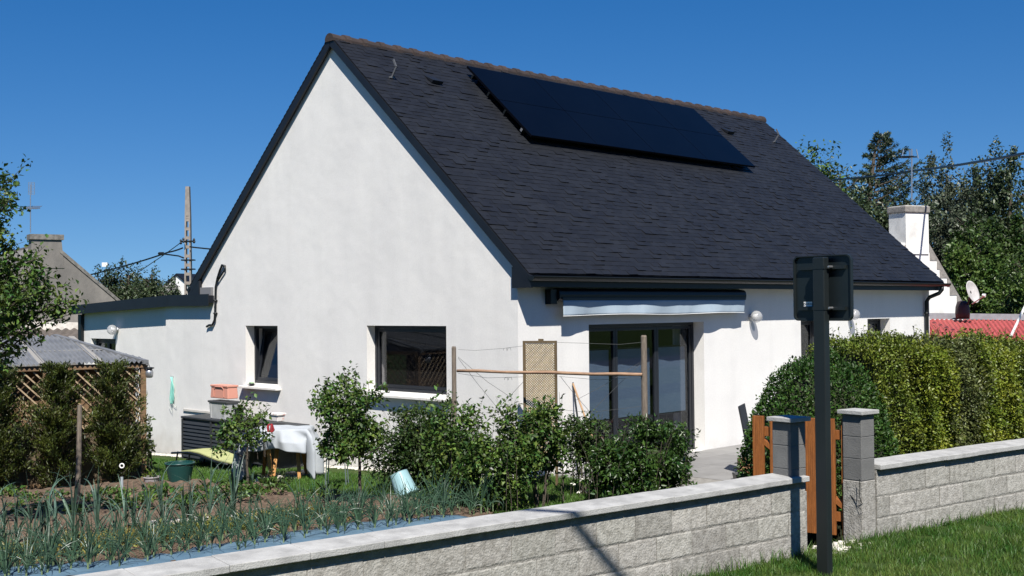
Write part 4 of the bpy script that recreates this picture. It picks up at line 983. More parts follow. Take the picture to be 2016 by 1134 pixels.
# corrugated roof: rises away from the eave
def corr(mb, a0, a1, n, f0, f1, amp=.018):
    """f0(s), f1(s): front and back edge points for parameter s"""
    vs = []; m_ = n*6
    for i in range(m_+1):
        s = a0+(a1-a0)*i/m_; w_ = amp*math.cos(2*math.pi*i/6)
        for f in (f0, f1): p = f(s); vs.append((p.x, p.y, p.z+w_))
    mb.add(vs, [(2*i, 2*i+2, 2*i+3, 2*i+1) for i in range(m_)])
zt_ = at(120, 664, 21.2).z
for k in range(4):
    a0, a1 = k*LB/4, (k+1)*LB/4; mb = MB(); dz = .012 if k % 2 else 0
    corr(mb, max(a0-.04, -.02), a1+.04, 11, lambda s: S(s, -.10, ez+.03+dz), lambda s: S(s+0, DEP if s > .9 else DEP*(.15+.85*max(s, 0)/.9), (ez+.03+(zt_-ez)*(1 if s > .9 else .15+.85*max(s, 0)/.9))+dz))
    o = mb.build('roof_sheet', M_corr, shed); q = o.modifiers.new('s', 'SOLIDIFY'); q.thickness = .004
mb = MB(); mb.hexa([S(-.06, -.12, ez), S(.02, -.12, ez), S(.98, DEP, zt_), S(.9, DEP, zt_), S(-.06, -.12, ez+.06), S(.02, -.12, ez+.06), S(.98, DEP, zt_+.07), S(.9, DEP, zt_+.07)]); mb.build('roof_edge_strip', M_corr, shed)
mb = MB(); mb.hexa([S(-.06, -.12, ez-.02), S(-.02, -.12, ez-.02), S(.5, DEP, ez-.02), S(.5-.0, DEP, ez-.02), S(-.06, -.12, ez+.02), S(-.02, -.12, ez+.02), S(.93, DEP, zt_), S(.90, DEP, zt_)]); mb.build('gable_fill', M_corr, shed)
for s in (LB*.23, LB*.52, LB*.8):
    mb = MB(); mb.bar(S(s, -.09, ez+.055), S(s, DEP, zt_+.03), .10, .006); mb.build('roof_batten_strip', mat('strip', (.24, .23, .21), rough=.7), shed)
mb = MB(); mb.bar(S(.3, DEP*.42, ez+.05+(zt_-ez)*.42), S(LB, DEP*.42, ez+.05+(zt_-ez)*.42), .05, .006); mb.build('roof_lap', mat('strip2', (.35, .34, .31), rough=.7), shed)

# lantern hanging on the side of the shed
p = at(294, 733, 18.7); t = thing('lantern', p, 'small silver lantern hanging from the shed corner post', 'lantern')
mb = MB(); mb.lathe([(.02, .085), (.075, .075), (.075, .06), (.03, .05)], p, 16); mb.build('cap', M_black, t, smooth=True)
mb = MB(); mb.lathe([(.045, .05), (.062, .0), (.055, -.07), (.04, -.085)], p, 16); mb.build('body', M_steel, t, smooth=True)
mb = MB(); mb.tube([p+Vector((0, 0, .08)), p+Vector((0, 0, .12)), at(286, 722, 18.75)], .005, 5); mb.build('hook', M_black, t)

# teal hose / net hung on the annex wall
M_teal = mat('teal_cord', (.20, .50, .42), rough=.6); t = thing('hanging_cord', on(339, 740, 0, -.03), 'bundle of teal cord hanging on the white annex wall', 'cord')
mb = MB(); h0 = on(339, 742, 0, -.03)
for k in range(9):
    wv = random.uniform(-.05, .05); ln = random.uniform(.42, .56); q = .045+random.uniform(-.02, .02)
    mb.tube([h0+Vector((-.005*k, 0, 0)), h0+Vector((-.01, -q+wv*.3, -ln*.4)), h0+Vector((-.01, -q*.8+wv, -ln*.85)), h0+Vector((-.01, wv, -ln)), h0+Vector((-.01, q*.8+wv, -ln*.8)), h0+Vector((-.01, q*.6, -ln*.35)), h0], .007, 5)
mb.build('coil', M_teal, t, smooth=True)
mb = MB()
for k in range(4):
    y = random.uniform(-.15, .1); mb.tube([h0+Vector((0, 0, -.1)), h0+Vector((-.01, y*.8, -.35)), h0+Vector((-.01, y*1.3, -.58)), h0+Vector((-.01, y*.4, -.52-random.uniform(0, .2)))], .0035, 4)
mb.build('loose_strands', mat('pale_cord', (.48, .52, .48), rough=.7), t)
t = thing('wall_hook', h0, 'small metal hook above the teal cord on the annex wall', 'hook'); mb = MB(); mb.tube([h0+Vector((.03, 0, .01)), h0+Vector((-.02, 0, .01)), h0+Vector((-.03, 0, .03))], .006, 5); mb.build('peg', M_steel, t)

# slatted storage box and what stands on it
xf = -.62; yA = on(358, 850, 0, xf).y; yB = on(552, 850, 0, xf).y; gb = garden_z(-.3, 7); zt2 = on(400, 824, 0, xf).z; zt3 = zt2
sbx = thing('storage_box', (xf, yB, gb), 'long dark slatted garden storage box against the gable', 'storage box')
M_resin = mat('dark_resin', (.020, .023, .026), (.028, .031, .034), scale=5, rough=.6)
mb = MB(); mb.box(xf+.02, -.05, yB+.02, yA-.02, gb, zt2-.04); mb.build('body', M_resin, sbx)
mb = MB(); mb.box(xf-.02, -.03, yB-.01, yA+.01, zt2-.035, zt2+.005); mb.build('lid', M_resin, sbx, bevel=.01)
mb = MB(); k = 0; z = gb+.04
while z < zt2-.08:
    for (ya, yb) in ((yB+.03, yB+(yA-yB)*.36), (yB+(yA-yB)*.38, yB+(yA-yB)*.67), (yB+(yA-yB)*.69, yA-.03)):
        mb.hexa([(xf-.012, ya, z), (xf-.012, yb, z), (xf+.022, yb, z), (xf+.022, ya, z), (xf+.005, ya, z+.05), (xf+.005, yb, z+.05), (xf+.022, yb, z+.05), (xf+.022, ya, z+.05)])
    z += .068
mb.build('slats', M_resin, sbx)
for f in (0.012, .37, .68, .99): y = yB+(yA-yB)*f; mb = MB(); mb.box(xf-.018, xf+.021, y-.02, y+.02, gb, zt2-.04); mb.build('corner_post', M_resin, sbx)
def crate(name, u0, u1, v0, v1, x, dp, m_, label, cat, lidm=None, rib=True, taper=.9):
    ya = on(u1, v1, 0, x).y; yb = on(u0, v1, 0, x).y; z0 = on(u0, v1, 0, x).z; z1 = on(u0, v0, 0, x).z
    t = thing(name, (x+dp/2, (ya+yb)/2, z0), label, cat); cy = (ya+yb)/2; hy = (yb-ya)/2; cx = x+dp/2
    mb = MB(); q = taper; mb.hexa([(cx-dp/2*q, cy-hy*q, z0), (cx+dp/2*q, cy-hy*q, z0), (cx+dp/2*q, cy+hy*q, z0), (cx-dp/2*q, cy+hy*q, z0), (cx-dp/2, cy-hy, z1), (cx+dp/2, cy-hy, z1), (cx+dp/2, cy+hy, z1), (cx-dp/2, cy+hy, z1)])
    mb.build('tub', m_, t, bevel=.012)
    zt_ = z1; mb = MB(); mb.box(cx-dp/2-.015, cx+dp/2+.015, cy-hy-.015, cy+hy+.015, zt_-.035, zt_+.002); mb.build('rim', lidm or m_, t, bevel=.008)
    if rib:
        for k in (-.75, .75): mb = MB(); mb.box(cx-dp/2*.97-.008, cx-dp/2*.9, cy+k*hy-.008, cy+k*hy+.008, z0+.02, z1-.04); mb.build('rib', m_, t)
    return t, (cx, cy, z0, z1, hy, dp)
M_clear = mat('cloudy_plastic', (.40, .41, .41), (.32, .33, .33), scale=6, rough=.3); M_pink = mat('salmon_plastic', (.52, .24, .18), rough=.45)
crate('plastic_tub', 411, 447, 788, 824, xf+.05, .24, M_clear, 'cloudy grey plastic tub standing on the slatted storage box', 'tub', lidm=mat('dark_lid', (.05, .052, .055), rough=.5))
t, (cx, cy, z0, z1, hy, dp) = crate('plastic_crate', 416, 448, 757, 783, xf+.07, .20, M_pink, 'salmon pink crate turned over on top of the grey tub', 'crate', rib=False, taper=1.08)
mb = MB(); mb.tube([(cx-dp/2-.012, cy-hy*.6, z0+.03), (cx-dp/2-.02, cy-hy*.6, z1-.06), (cx-dp/2-.02, cy-hy*.4, z1-.03), (cx-dp/2-.02, cy+hy*.4, z1-.03), (cx-dp/2-.02, cy+hy*.6, z1-.06), (cx-dp/2-.012, cy+hy*.6, z0+.03)], .007, 6); mb.build('handle', M_pink, t)
crate('paper_bag_box', 530, 546, 813, 829, xf+.1, .16, mat('offwhite', (.62, .60, .57), (.5, .30, .28), scale=9, rough=.7, lo=.55, hi=.62), 'small whitish box with reddish marks at the right end of the storage box', 'box', rib=False)
crate('small_dark_box', 461, 469, 803, 824, xf+.06, .12, M_resin, 'small dark box right beside the grey tub', 'box', rib=False)
mb = MB(); yq = on(360, 815, 0, -.03).y; y2 = on(411, 815, 0, -.03).y; zq = on(380, 807, 0, -.03).z
tag(mb.box(-.028, -.006, y2-.3, yq, zt2+.006, zq).build('wall_board', mat('board', (.52, .50, .46), (.42, .40, .36), scale=4, rough=.9), origin=(-.02, yq, zt2)), 'pale weathered board standing on the storage box against the wall', 'board')

# item on the narrow window sill
p = on(495, 757, 0, -.02); t = thing('soap_dish', p, 'black dish holding a green sponge on the narrow window sill', 'dish')
mb = MB(); mb.lathe([(.05, 0), (.085, .012), (.07, .014)], p, 18); mb.build('dish', M_black, t); mb = MB(); mb.box(p.x-.03, p.x+.03, p.y-.045, p.y+.045, p.z+.014, p.z+.045); mb.build('sponge', mat('sponge', (.30, .42, .26), rough=1), t, bevel=.01)

# garden lounger with a lime mattress
a = on(338, 890, 2, .05); dl = Vector((0, -1, 0)); c0 = Vector((-1.25, a.y if False else on(338, 888, 0, -1.25).y, 0))
lo = thing('sun_lounger', (-1.25, c0.y-.9, garden_z(-1, 6)), 'black sun lounger with a lime yellow mat on the lawn', 'lounger')
g_ = garden_z(-1, c0.y-.8)
pr_ = [(0, .20), (.25, .225), (.55, .25), (.85, .24), (1.15, .20), (1.45, .165), (1.85, .15)]
M_lime = mat('lime_fabric', (.36, .38, .17), (.31, .33, .15), scale=9, rough=.8)
for x in (-1.25, -.68):
    mb = MB(); mb.tube([(x, c0.y-s, g_+h) for s, h in pr_], .019, 8); mb.build('side_rail', M_black, lo, smooth=True)
mb = MB()
for (s, h), (s2, h2) in zip(pr_, pr_[1:]): mb.hexa([(-1.23, c0.y-s, g_+h+.0), (-.70, c0.y-s, g_+h), (-.70, c0.y-s2, g_+h2), (-1.23, c0.y-s2, g_+h2), (-1.23, c0.y-s, g_+h+.006), (-.70, c0.y-s, g_+h+.006), (-.70, c0.y-s2, g_+h2+.006), (-1.23, c0.y-s2, g_+h2+.006)])
mb.build('sling', M_black, lo)
mb = MB()
for (s, h), (s2, h2) in zip(pr_[1:], pr_[2:]): mb.hexa([(-1.2, c0.y-s, g_+h+.012), (-.73, c0.y-s, g_+h+.012), (-.73, c0.y-s2, g_+h2+.012), (-1.2, c0.y-s2, g_+h2+.012), (-1.2, c0.y-s, g_+h+.032), (-.73, c0.y-s, g_+h+.032), (-.73, c0.y-s2, g_+h2+.032), (-1.2, c0.y-s2, g_+h2+.032)])
mb.build('mat', M_lime, lo)
for s in (.22, .62, 1.5):
    for x in (-1.25, -.68): mb = MB(); mb.tube([(x, c0.y-s, g_+.24 if s < 1 else g_+.14), (x, c0.y-s+(.10 if s < 1 else -.1), g_-.01)], .015, 7); mb.build('leg', M_black, lo)

# cloth-covered garden table on wooden legs, white stones below
tc_ = at(556, 880, 18.3); gt_ = garden_z(tc_.x, tc_.y)
tb = thing('garden_table', (tc_.x, tc_.y, gt_), 'wooden-legged garden table hidden under a pale sheet', 'table')
ux = Vector((rt.x, rt.y, 0)).normalized(); uy = Vector((-ux.y, ux.x, 0)); ztop = at(556, 842, 18.3).z
def TB(x, y, z): q = tc_+ux*x+uy*y; return Vector((q.x, q.y, z))
M_lwood = mat('honey_wood', (.48, .25, .085), (.38, .19, .065), scale=8, rough=.5, stretch=(6, 6, 1))
for (x, y, x2, y2) in ((-.10, -.22, -.03, -.10), (-.12, -.26, -.16, -.34), (.30, -.2, .24, -.1), (.34, .2, .26, .12), (-.34, .2, -.26, .12)):
    mb = MB(); mb.hexa([TB(x-.022, y-.022, gt_-.02), TB(x+.022, y-.022, gt_-.02), TB(x+.022, y+.022, gt_-.02), TB(x-.022, y+.022, gt_-.02), TB(x2-.032, y2-.032, ztop-.05), TB(x2+.032, y2-.032, ztop-.05), TB(x2+.032, y2+.032, ztop-.05), TB(x2-.032, y2+.032, ztop-.05)]); mb.build('leg', M_lwood, tb)
mb = MB(); mb.obox(TB(0, 0, ztop-.035), ux*.42, uy*.32, (0, 0, .018)); mb.build('tabletop', M_lwood, tb)
M_cloth = mat('pale_sheet', (.36, .385, .41), (.31, .335, .36), scale=4, rough=.9)
N_ = 60; vs = []
for j in range(N_+1):
    for i in range(N_+1):
        u = (i/N_*2-1)*1.0; v = (j/N_*2-1)*.86; ex_ = max(abs(u)-.43, 0); ey = max(abs(v)-.33, 0); e = math.hypot(ex_, ey)
        x = max(-.43, min(.43, u)); y = max(-.33, min(.33, v)); a = math.atan2(v, u)
        fold = .075*math.sin(a*9+.7)+.035*math.sin(a*17+1)
        k = min(e/.3, 1); dirx, diry = (0, 0) if e == 0 else (math.copysign(ex_, u)/e, math.copysign(ey, v)/e)
        x += dirx*(.10*k+fold*k+.22*e*(u < 0)); y += diry*(.10*k+fold*k)
        drop = e*((.66+.10*math.sin(a*5)) if (v < -.2 and abs(u) < .62) else 1.3)*(.88+.12*math.sin(a*4+1.2))
        z = ztop+.004+.018*mn.noise(Vector((u*5, v*5, 2)))+.02*math.exp(-((u+.1)**2+(v)**2)*30)-drop
        vs.append(TB(x, y, max(z, gt_+.015)))
mb = MB(); mb.v = [tuple(p) for p in vs]; mb.f = [(j*(N_+1)+i, j*(N_+1)+i+1, (j+1)*(N_+1)+i+1, (j+1)*(N_+1)+i) for j in range(N_) for i in range(N_)]
o = mb.build('dust_sheet', M_cloth, origin=(tc_.x, tc_.y, ztop), smooth=True); tag(o, 'pale grey-blue sheet draped in folds over the garden table', 'sheet'); q = o.modifiers.new('s', 'SOLIDIFY'); q.thickness = .005
p = at(533, 843, 18.0); mb = MB()
for k in range(5):
    a = k*1.3; mb.tube([p+ux*(.02*math.cos(a))+Vector((0, 0, .06)), p+ux*(.05*math.cos(a))+uy*-.03+Vector((0, 0, -.02+.02*k)), p+ux*(.03*math.sin(a))+uy*-.05+Vector((0, 0, -.10-.03*k)), p+ux*(.03*math.cos(a*2))+uy*-.05+Vector((0, 0, -.17))], [.013, .018, .012, .006], 7)
tag(mb.build('red_cloth', mat('red_cloth', (.22, .010, .016), (.15, .007, .011), scale=9, rough=.8), origin=p, smooth=True), 'crumpled red cloth hanging at the front edge of the covered table', 'cloth')
# stones
def stones(name, n, fn, smin, smax, m_, label, cat):
    V = []; Fq = []; base = [(-1, -1, -1), (1, -1, -1), (1, 1, -1), (-1, 1, -1), (-1, -1, 1), (1, -1, 1), (1, 1, 1), (-1, 1, 1)]
    fc_ = [(3, 2, 1, 0), (4, 5, 6, 7), (0, 1, 5, 4), (1, 2, 6, 5), (2, 3, 7, 6), (3, 0, 4, 7)]
    for i in range(n):
        x, y, z = fn(); s = random.uniform(smin, smax); a = random.uniform(0, 3); sx, sy, sz = s*random.uniform(.7, 1.3), s*random.uniform(.6, 1), s*random.uniform(.35, .6)
        b = len(V)
        for (p, q, r) in base: k = .72 if r > 0 else 1; X = p*sx*k*random.uniform(.8, 1.1); Y = q*sy*k*random.uniform(.8, 1.1); V.append((x+X*math.cos(a)-Y*math.sin(a), y+X*math.sin(a)+Y*math.cos(a), z+r*sz))
        Fq += [tuple(b+v for v in f) for f in fc_]
    mb = MB(); mb.v = V; mb.f = Fq; o = mb.build(name, m_, origin=V[0]); tag(o, label, cat, kind='stuff'); return o
M_stone = mat('white_stone', (.66, .63, .56), (.50, .47, .41), scale=20, rough=.9, isl=.12)
def f1():
    u = random.uniform(505, 640); v = 938-(u-505)*.10+random.gauss(0, 3); D = 2.55*F/(v-610); p = at(u, v, D); return (p.x, p.y, garden_z(p.x, p.y)+.01)
stones('white_stones', 420, f1, .02, .05, M_stone, 'strip of white stones along the lawn below the covered table', 'gravel')
def f2():
    p = Vector((random.uniform(-.14, -.02), random.uniform(1, 11), 0)); return (p.x, p.y, garden_z(p.x, p.y)+.008)
stones('white_gravel', 1800, f2, .012, .028, M_stone, 'pale gravel strip at the foot of the gable wall', 'gravel')
def f3():
    p = ws(random.uniform(.32, .92), random.gauss(-.06, .07)); return (p.x, p.y, .245)
stones('threshold_stones', 90, f3, .015, .045, M_stone, 'pale flat stones in the gateway at the foot of the gate', 'gravel')

# folding stand left of the shrub
p = at(663, 900, 17.0); g_ = garden_z(p.x, p.y); t = thing('folding_stool', (p.x, p.y, g_), 'dark folding garden stool behind the young tree', 'stool')
mb = MB(); mb.obox((p.x, p.y, g_+.50), ux*.16, uy*.14, (0, 0, .012)); mb.build('seat', mat('stool_green', (.03, .045, .045), rough=.6), t, bevel=.006)
for sx in (-1, 1):
    for sy in (-1, 1): a = p+ux*.12*sx+uy*.1*sy; b = p-ux*.0*sx+ux*.15*sx+uy*.12*sy; mb = MB(); mb.tube([(a.x, a.y, g_+.49), (b.x, b.y, g_)], .009, 6); mb.build('leg', mat('stool_leg', (.10, .13, .13), rough=.5), t)

# tubs, pots, bucket
def tub(name, p, r0_, r1_, h, m_, label, cat='tub', Mx=None):
    t = thing(name, p, label, cat)
    mb = MB(); mb.lathe([(r0_, 0), (r0_+(r1_-r0_)*.5, h*.5), (r1_, h), (r1_-.008, h), (r0_+(r1_-r0_)*.3-.01, h*.3), (r0_*.3, h*.28)], p, 32, Mx); mb.build('wall', m_, t, smooth=False)
    mb = MB(); k = Vector((0, 0, h)); mb.tube([Vector(p)+(Mx @ Vector((r1_*math.cos(a), r1_*math.sin(a), h)) if Mx else Vector((r1_*math.cos(a), r1_*math.sin(a), h))) for a in [i*math.pi/14 for i in range(29)]], .012, 6, caps=False); mb.build('rim', m_, t, smooth=True)
    return t
M_gtub = mat('green_plastic', (.010, .050, .045), rough=.35)
p = at(354, 946, 17.4); p.z = garden_z(p.x, p.y)+.04
t = tub('planter_tub', p, .14, .21, .33, M_gtub, 'dark green plastic tub standing at the back of the vegetable bed')
p = at(299, 945, 17.5); p.z = garden_z(p.x, p.y)
tub('flower_pot', p, .085, .115, .17, mat('grey_pot', (.26, .24, .24), rough=.6), 'grey pot with a small plant beside the shed corner', 'pot')
t = thing('potted_plant', (p.x, p.y, p.z+.15), 'small green plant growing in the grey pot', 'plant'); shoots('leaves', (p.x, p.y), .06, 8, .1, .2, 8, .07, .03, M_lv_mid, t, zb=p.z+.1, spread=.6)
p = at(803, 1006, 15.0); p.z = garden_z(p.x, p.y)+.05
Mx = Matrix.Rotation(R(24), 3, -(Vector((fw.x, fw.y, 0)).normalized())) @ Matrix.Rotation(R(14), 3, -ux)
M_bkt = mat('pale_blue_plastic', (.25, .40, .43), (.21, .35, .38), scale=6, rough=.4)
bk = thing('bucket', p, 'pale blue bucket upside down and tilted at the edge of the bed', 'bucket')
mb = MB(); mb.lathe([(.155, 0), (.150, .02), (.146, .025), (.118, .30), (.110, .305), (.105, .298), (.0, .298)][:6]+[(.03, .297)], p, 32, Mx); mb.build('wall', M_bkt, bk, smooth=False)
mb = MB(); mb.tube([p+Mx @ Vector((.114*math.cos(a), .114*math.sin(a), .303)) for a in [i*math.pi/14 for i in range(29)]], .006, 6, caps=False); mb.build('base_ring', M_bkt, bk)
mb = MB(); mb.tube([p+Mx @ Vector((.155*math.cos(a), .155*math.sin(a), .012)) for a in [i*math.pi/14 for i in range(29)]], .010, 6, caps=False); mb.build('rim', M_bkt, bk)
q = p+Mx @ (Vector((rt.x, rt.y, 0)).normalized()*.15); mb = MB(); mb.tube([q, q+ux*.05+Vector((0, 0, .02)), q+ux*.06+Vector((0, 0, -.02)), q+ux*.03+Vector((0, 0, -.05))], .008, 6); mb.build('handle', M_black, bk)

# timber stake, ring stake, edging boards
a = at(151, 985, 15.3); b = at(157, 797, 15.4); a.z = -.2
mb = MB(); mb.tube([a, a.lerp(b, .5)+ux*.008, b], [.036, .033, .029], 9)
tag(mb.build('wooden_stake', M_post, origin=(a.x, a.y, -.1)), 'grey weathered wooden stake leaning in the vegetable bed', 'stake')
p = at(240, 950, 17.0); g_ = garden_z(p.x, p.y); t = thing('ring_stake', (p.x, p.y, g_), 'thin grey stake topped by a round ring behind the leeks', 'stake')
mb = MB(); mb.tube([(p.x, p.y, g_), (p.x, p.y, g_+.24)], .02, 8); mb.build('rod', mat('grey_pipe', (.30, .34, .36), rough=.4), t)
c_ = at(240, 917, 17.0); mb = MB(); mb.tube([c_+ux*.03*math.cos(a)+Vector((0, 0, .03*math.sin(a))) for a in [i*math.pi/10 for i in range(21)]], .009, 6, caps=False); mb.build('ring', M_white, t)
M_edge = mat('edging_board', (.30, .21, .14), (.20, .14, .095), scale=10, rough=.9)
def plank(u0, v0, u1, v1, z, h, label, m_=M_edge, name='edging_board', th=.03):
    a = on(u0, v0, 2, z+h); b = on(u1, v1, 2, z+h); a.z = b.z = z+h/2; mb = MB(); d = (b-a); s_ = Vector((-d.y, d.x, 0)).normalized()*th/2; mb.obox((a+b)/2, d/2, s_, (0, 0, h/2))
    tag(mb.build(name, m_, origin=(a.x, a.y, z)), label, 'board', 'boards edging the vegetable bed')
plank(567, 974, 640, 982, -.08, .06, 'thin edging board between the lawn and bed behind the young tree')
plank(653, 985, 692, 988, -.06, .10, 'short chunky board set beside the young tree trunk')
plank(746, 996, 932, 1014, -.03, .07, 'long low edging board right of the blue bucket')
M_pale = mat('pale_board', (.46, .44, .40), (.36, .33, .29), scale=6, rough=.9)
plank(291, 1027, 420, 1018, -.02, .05, 'pale plank lying between the beds behind the leeks', M_pale, th=.12)
plank(440, 1016, 592, 1004, -.02, .05, 'pale plank lying between the beds behind the onions', M_pale, th=.10)

# blue ground sheet
mb = MB(); pts = [(-9.5, -.2), (-7.4, -.45), (-6.7, -.95), (-5.9, -1.0), (-5.2, -.95), (-4.0, -.95), (-2.9, -1.42)]; rows = 8; vs = []
NN = 90
for j in range(rows+1):
    for i in range(NN+1):
        f = i/NN*(len(pts)-1); k = min(int(f), len(pts)-2); fr_ = f-k; x = pts[k][0]+(pts[k+1][0]-pts[k][0])*fr_; y = pts[k][1]+(pts[k+1][1]-pts[k][1])*fr_-.28-j*.09+.02*mn.noise(Vector((i*.3, j, 0)))
        vs.append((x, y, .075+.03*mn.noise(Vector((x*6, y*6, 1)))))
mb.v = vs; mb.f = [(j*(NN+1)+i, (j+1)*(NN+1)+i, (j+1)*(NN+1)+i+1, j*(NN+1)+i+1) for j in range(rows) for i in range(NN)]
o = mb.build('ground_sheet', M_blue, origin=(-6, -1, .1), smooth=True); tag(o, 'blue plastic ground sheet laid along the onion row', 'sheet'); q = o.modifiers.new('s', 'SOLIDIFY'); q.thickness = .003

# ------------------------------------------------------------------ leeks, onions, small vegetables
M_leek = mat('leek_leaf', (.040, .078, .058), (.070, .118, .078), scale=4, rough=.5, isl=.45, hue=.02, trans=.12)
M_onion = mat('onion_leaf', (.024, .055, .034), (.045, .085, .045), scale=5, rough=.4, isl=.25)
M_shank = mat('pale_shank', (.13, .18, .09), rough=.5)
def leekmesh(n, H, seed):
    random.seed(seed); V = []; Fc = []
    for i in range(n):
        side_ = 1 if i % 2 else -1; a = random.uniform(-.5, .5)+(0 if side_ > 0 else math.pi); ln = H*random.uniform(.6, 1.1); lean = random.choice((random.uniform(.03, .3), random.uniform(.3, 1.1))); kink = random.random() < .45; segs = 9; wd = random.uniform(.012, .025)
        d = Vector((math.cos(a), math.sin(a), 0)); s = Vector((-d.y, d.x, 0)); p = Vector((0, 0, .04)); th = lean*.25
        for k in range(segs+1):
            f = k/segs; w_ = wd*(1-f**2.2)*.5+.001
            if k: 
                th += lean*.16+(0.32 if kink and f > .6 else 0); p = p+(d*math.sin(th)+Vector((0, 0, math.cos(th))))*ln/segs
            V += [p-s*w_, p-d*w_*.55, p+s*w_]
            if k: b = len(V)-6; Fc += [(b, b+1, b+4, b+3), (b+1, b+2, b+5, b+4)]
    return V, Fc
def onionmesh(n, H, seed):
    random.seed(seed); mb = MB()
    for i in range(n):
        a = random.uniform(0, 6.28); d = Vector((math.cos(a), math.sin(a), 0)); p = Vector((0, 0, .02)); th = random.uniform(.05, .35); bend = random.choice((random.uniform(.02, .15), random.uniform(.15, .5))); ln = H*random.uniform(.6, 1.1); pts = [p]; segs = 8
        for k in range(segs): th += bend*(.5+k*.12); p = p+(d*math.sin(th)+Vector((0, 0, math.cos(th))))*ln/segs; pts.append(p)
        mb.tube(pts, [.0045, .005, .0052, .005, .0045, .004, .0035, .0025, .0012], 5)
    return mb.v, mb.f
def plantproto(name, geo, m_, label, cat, group):
    t = thing(name, (0, 0, 0), label, cat, group); mb = MB(); mb.v = [tuple(p) for p in geo[0]]; mb.f = geo[1]; mb.build('leaves', m_, t)
    mb = MB(); mb.tube([(0, 0, -.05), (0, 0, .0), (0, 0, .05)], [.010, .010, .009], 8); mb.build('stalk', M_shank, t); return t
def dup(root, loc, rz, sc_=1.0, label=None):
    r = root.copy(); COL.objects.link(r); r.location = loc; r.rotation_euler = (0, 0, rz); r.scale = (sc_, sc_, sc_)
    if label: r['label'] = label
    for ch in list(root.children): c = ch.copy(); COL.objects.link(c); c.parent = r
    return r
random.seed(11)
def scatter(protos, spots):
    for i, (x, y, z, s) in enumerate(spots):
        k = i % len(protos); pr_ = protos[k]; rz = random.uniform(0, 6.28)
        if i < len(protos): pr_.location = (x, y, z); pr_.rotation_euler = (0, 0, rz); pr_.scale = (s, s, s)
        else: dup(pr_, (x, y, z), rz, s)
lg = 'leeks in the vegetable bed'; ll = 'leek with long upright blue-green leaves in the bed behind the wall'
pl_ = [plantproto('leek_plant', leekmesh(9+i%3*2, .50+.05*(i%3), 20+i), M_leek, ll, 'leek', lg) for i in range(5)]
spots = []
for row, (t0, sa_, sb2) in enumerate(((5.75, -5.6, -2.35), (6.25, -5.9, -2.3))):
    s = sa_
    while s < sb2: q = ws(s+random.gauss(0, .04), t0+random.gauss(0, .06)); spots.append((q.x, q.y, .04, random.uniform(.9, 1.35))); s += .17+random.uniform(0, .12)
for i in range(8): q = ws(random.uniform(-5.8, -4.2), 6.9+random.gauss(0, .15)); spots.append((q.x, q.y, .03, random.uniform(.7, 1)))
scatter(pl_, spots); nleek = len(spots)
og = 'onions along the blue sheet'; ol = 'onion with thin arching hollow leaves along the blue sheet'
po_ = [plantproto('onion_plant', onionmesh(10, .46, 40+i), M_onion, ol, 'onion', og) for i in range(5)]
random.seed(12); spots = []
for (t0, sa_, sb2, st_) in ((4.36, -5.9, .3, .10), (4.62, -5.7, .25, .10), (4.9, -5.6, .0, .13), (5.2, -5.6, -.8, .2)):
    s = sa_
    while s < sb2: q = ws(s+random.gauss(0, .03), t0+random.gauss(0, .06)); spots.append((q.x, q.y, .08, random.uniform(.75, 1.15))); s += st_+random.uniform(0, .05)
scatter(po_, spots)
# potato / strawberry plants on the soil
random.seed(13); vg = 'low leafy vegetables on the bare soil'
def vegproto(i, m_):
    t = thing('leafy_vegetable', (0, 0, 0), 'low leafy green plant in the brown soil bed', 'vegetable', vg)
    C = []; O = []
    for k in range(85): a = random.uniform(0, 6.28); r_ = random.random()**.6*.15; C.append((r_*math.cos(a), r_*math.sin(a), .03+random.random()*.11)); O.append((math.cos(a), math.sin(a), .5))
    leaves('leaves', C, .065, .040, m_, t, out=np.array(O), ob=.9, droop=.1); return t
pv = [vegproto(i, m_) for i, m_ in enumerate((M_lv_apple, M_lv_far3, M_lv_apple))]
spots = []
for (u, v) in ((60, 975), (115, 970), (200, 965), (250, 968), (215, 960), (330, 975), (300, 985), (360, 985), (390, 990), (430, 985), (470, 990), (500, 985), (530, 960), (545, 970), (90, 1000), (270, 1000), (340, 1003), (370, 1000), (30, 990), (180, 985), (150, 1010), (230, 1000), (410, 975), (460, 965), (600, 990), (640, 993), (20, 960), (40, 1010), (300, 965), (485, 975)):
    p = on(u, v, 2, -.02); spots.append((p.x, p.y, garden_z(p.x, p.y)+.05, random.uniform(.7, 1.25)))
scatter(pv, spots)
t = thing('dill_clump', tuple(on(545, 965, 2, -.05)), 'bushy dark green herb clump on the lawn edge of the bed', 'herb'); p = on(545, 965, 2, -.05)
shoots('leaves', (p.x, p.y), .16, 14, .15, .32, 22, .05, .02, M_lv_dark, t, zb=p.z, spread=.5)
for (u, v, lb) in ((418, 945, 'bluish leafy clump on the lawn behind the tub, left of the small tree'), (497, 955, 'pale thin-leaved clump right of the small tree trunk')):
    p = on(u, v, 2, -.15); t = thing('bluish_clump', tuple(p), lb, 'plant'); g = leekmesh(12, .20, int(u)); mb = MB(); mb.v = [tuple(q*1.0+p) for q in g[0]]; mb.f = g[1]; mb.build('leaves', M_leek, t)
# yellowed weeds between rows
C = []
for i in range(9000): q = ws(random.uniform(-5.8, -1.3), random.gauss(5.5, .2)); C.append((q.x, q.y, .06+abs(random.gauss(0, .04))))
o = leaves('weeds', C, .055, .02, leafmat('yellow_weed', (.13, .15, .03), (.24, .20, .06), isl=.4), None); tag(o, 'yellowish weeds between the leek and onion rows', 'weeds', kind='stuff')

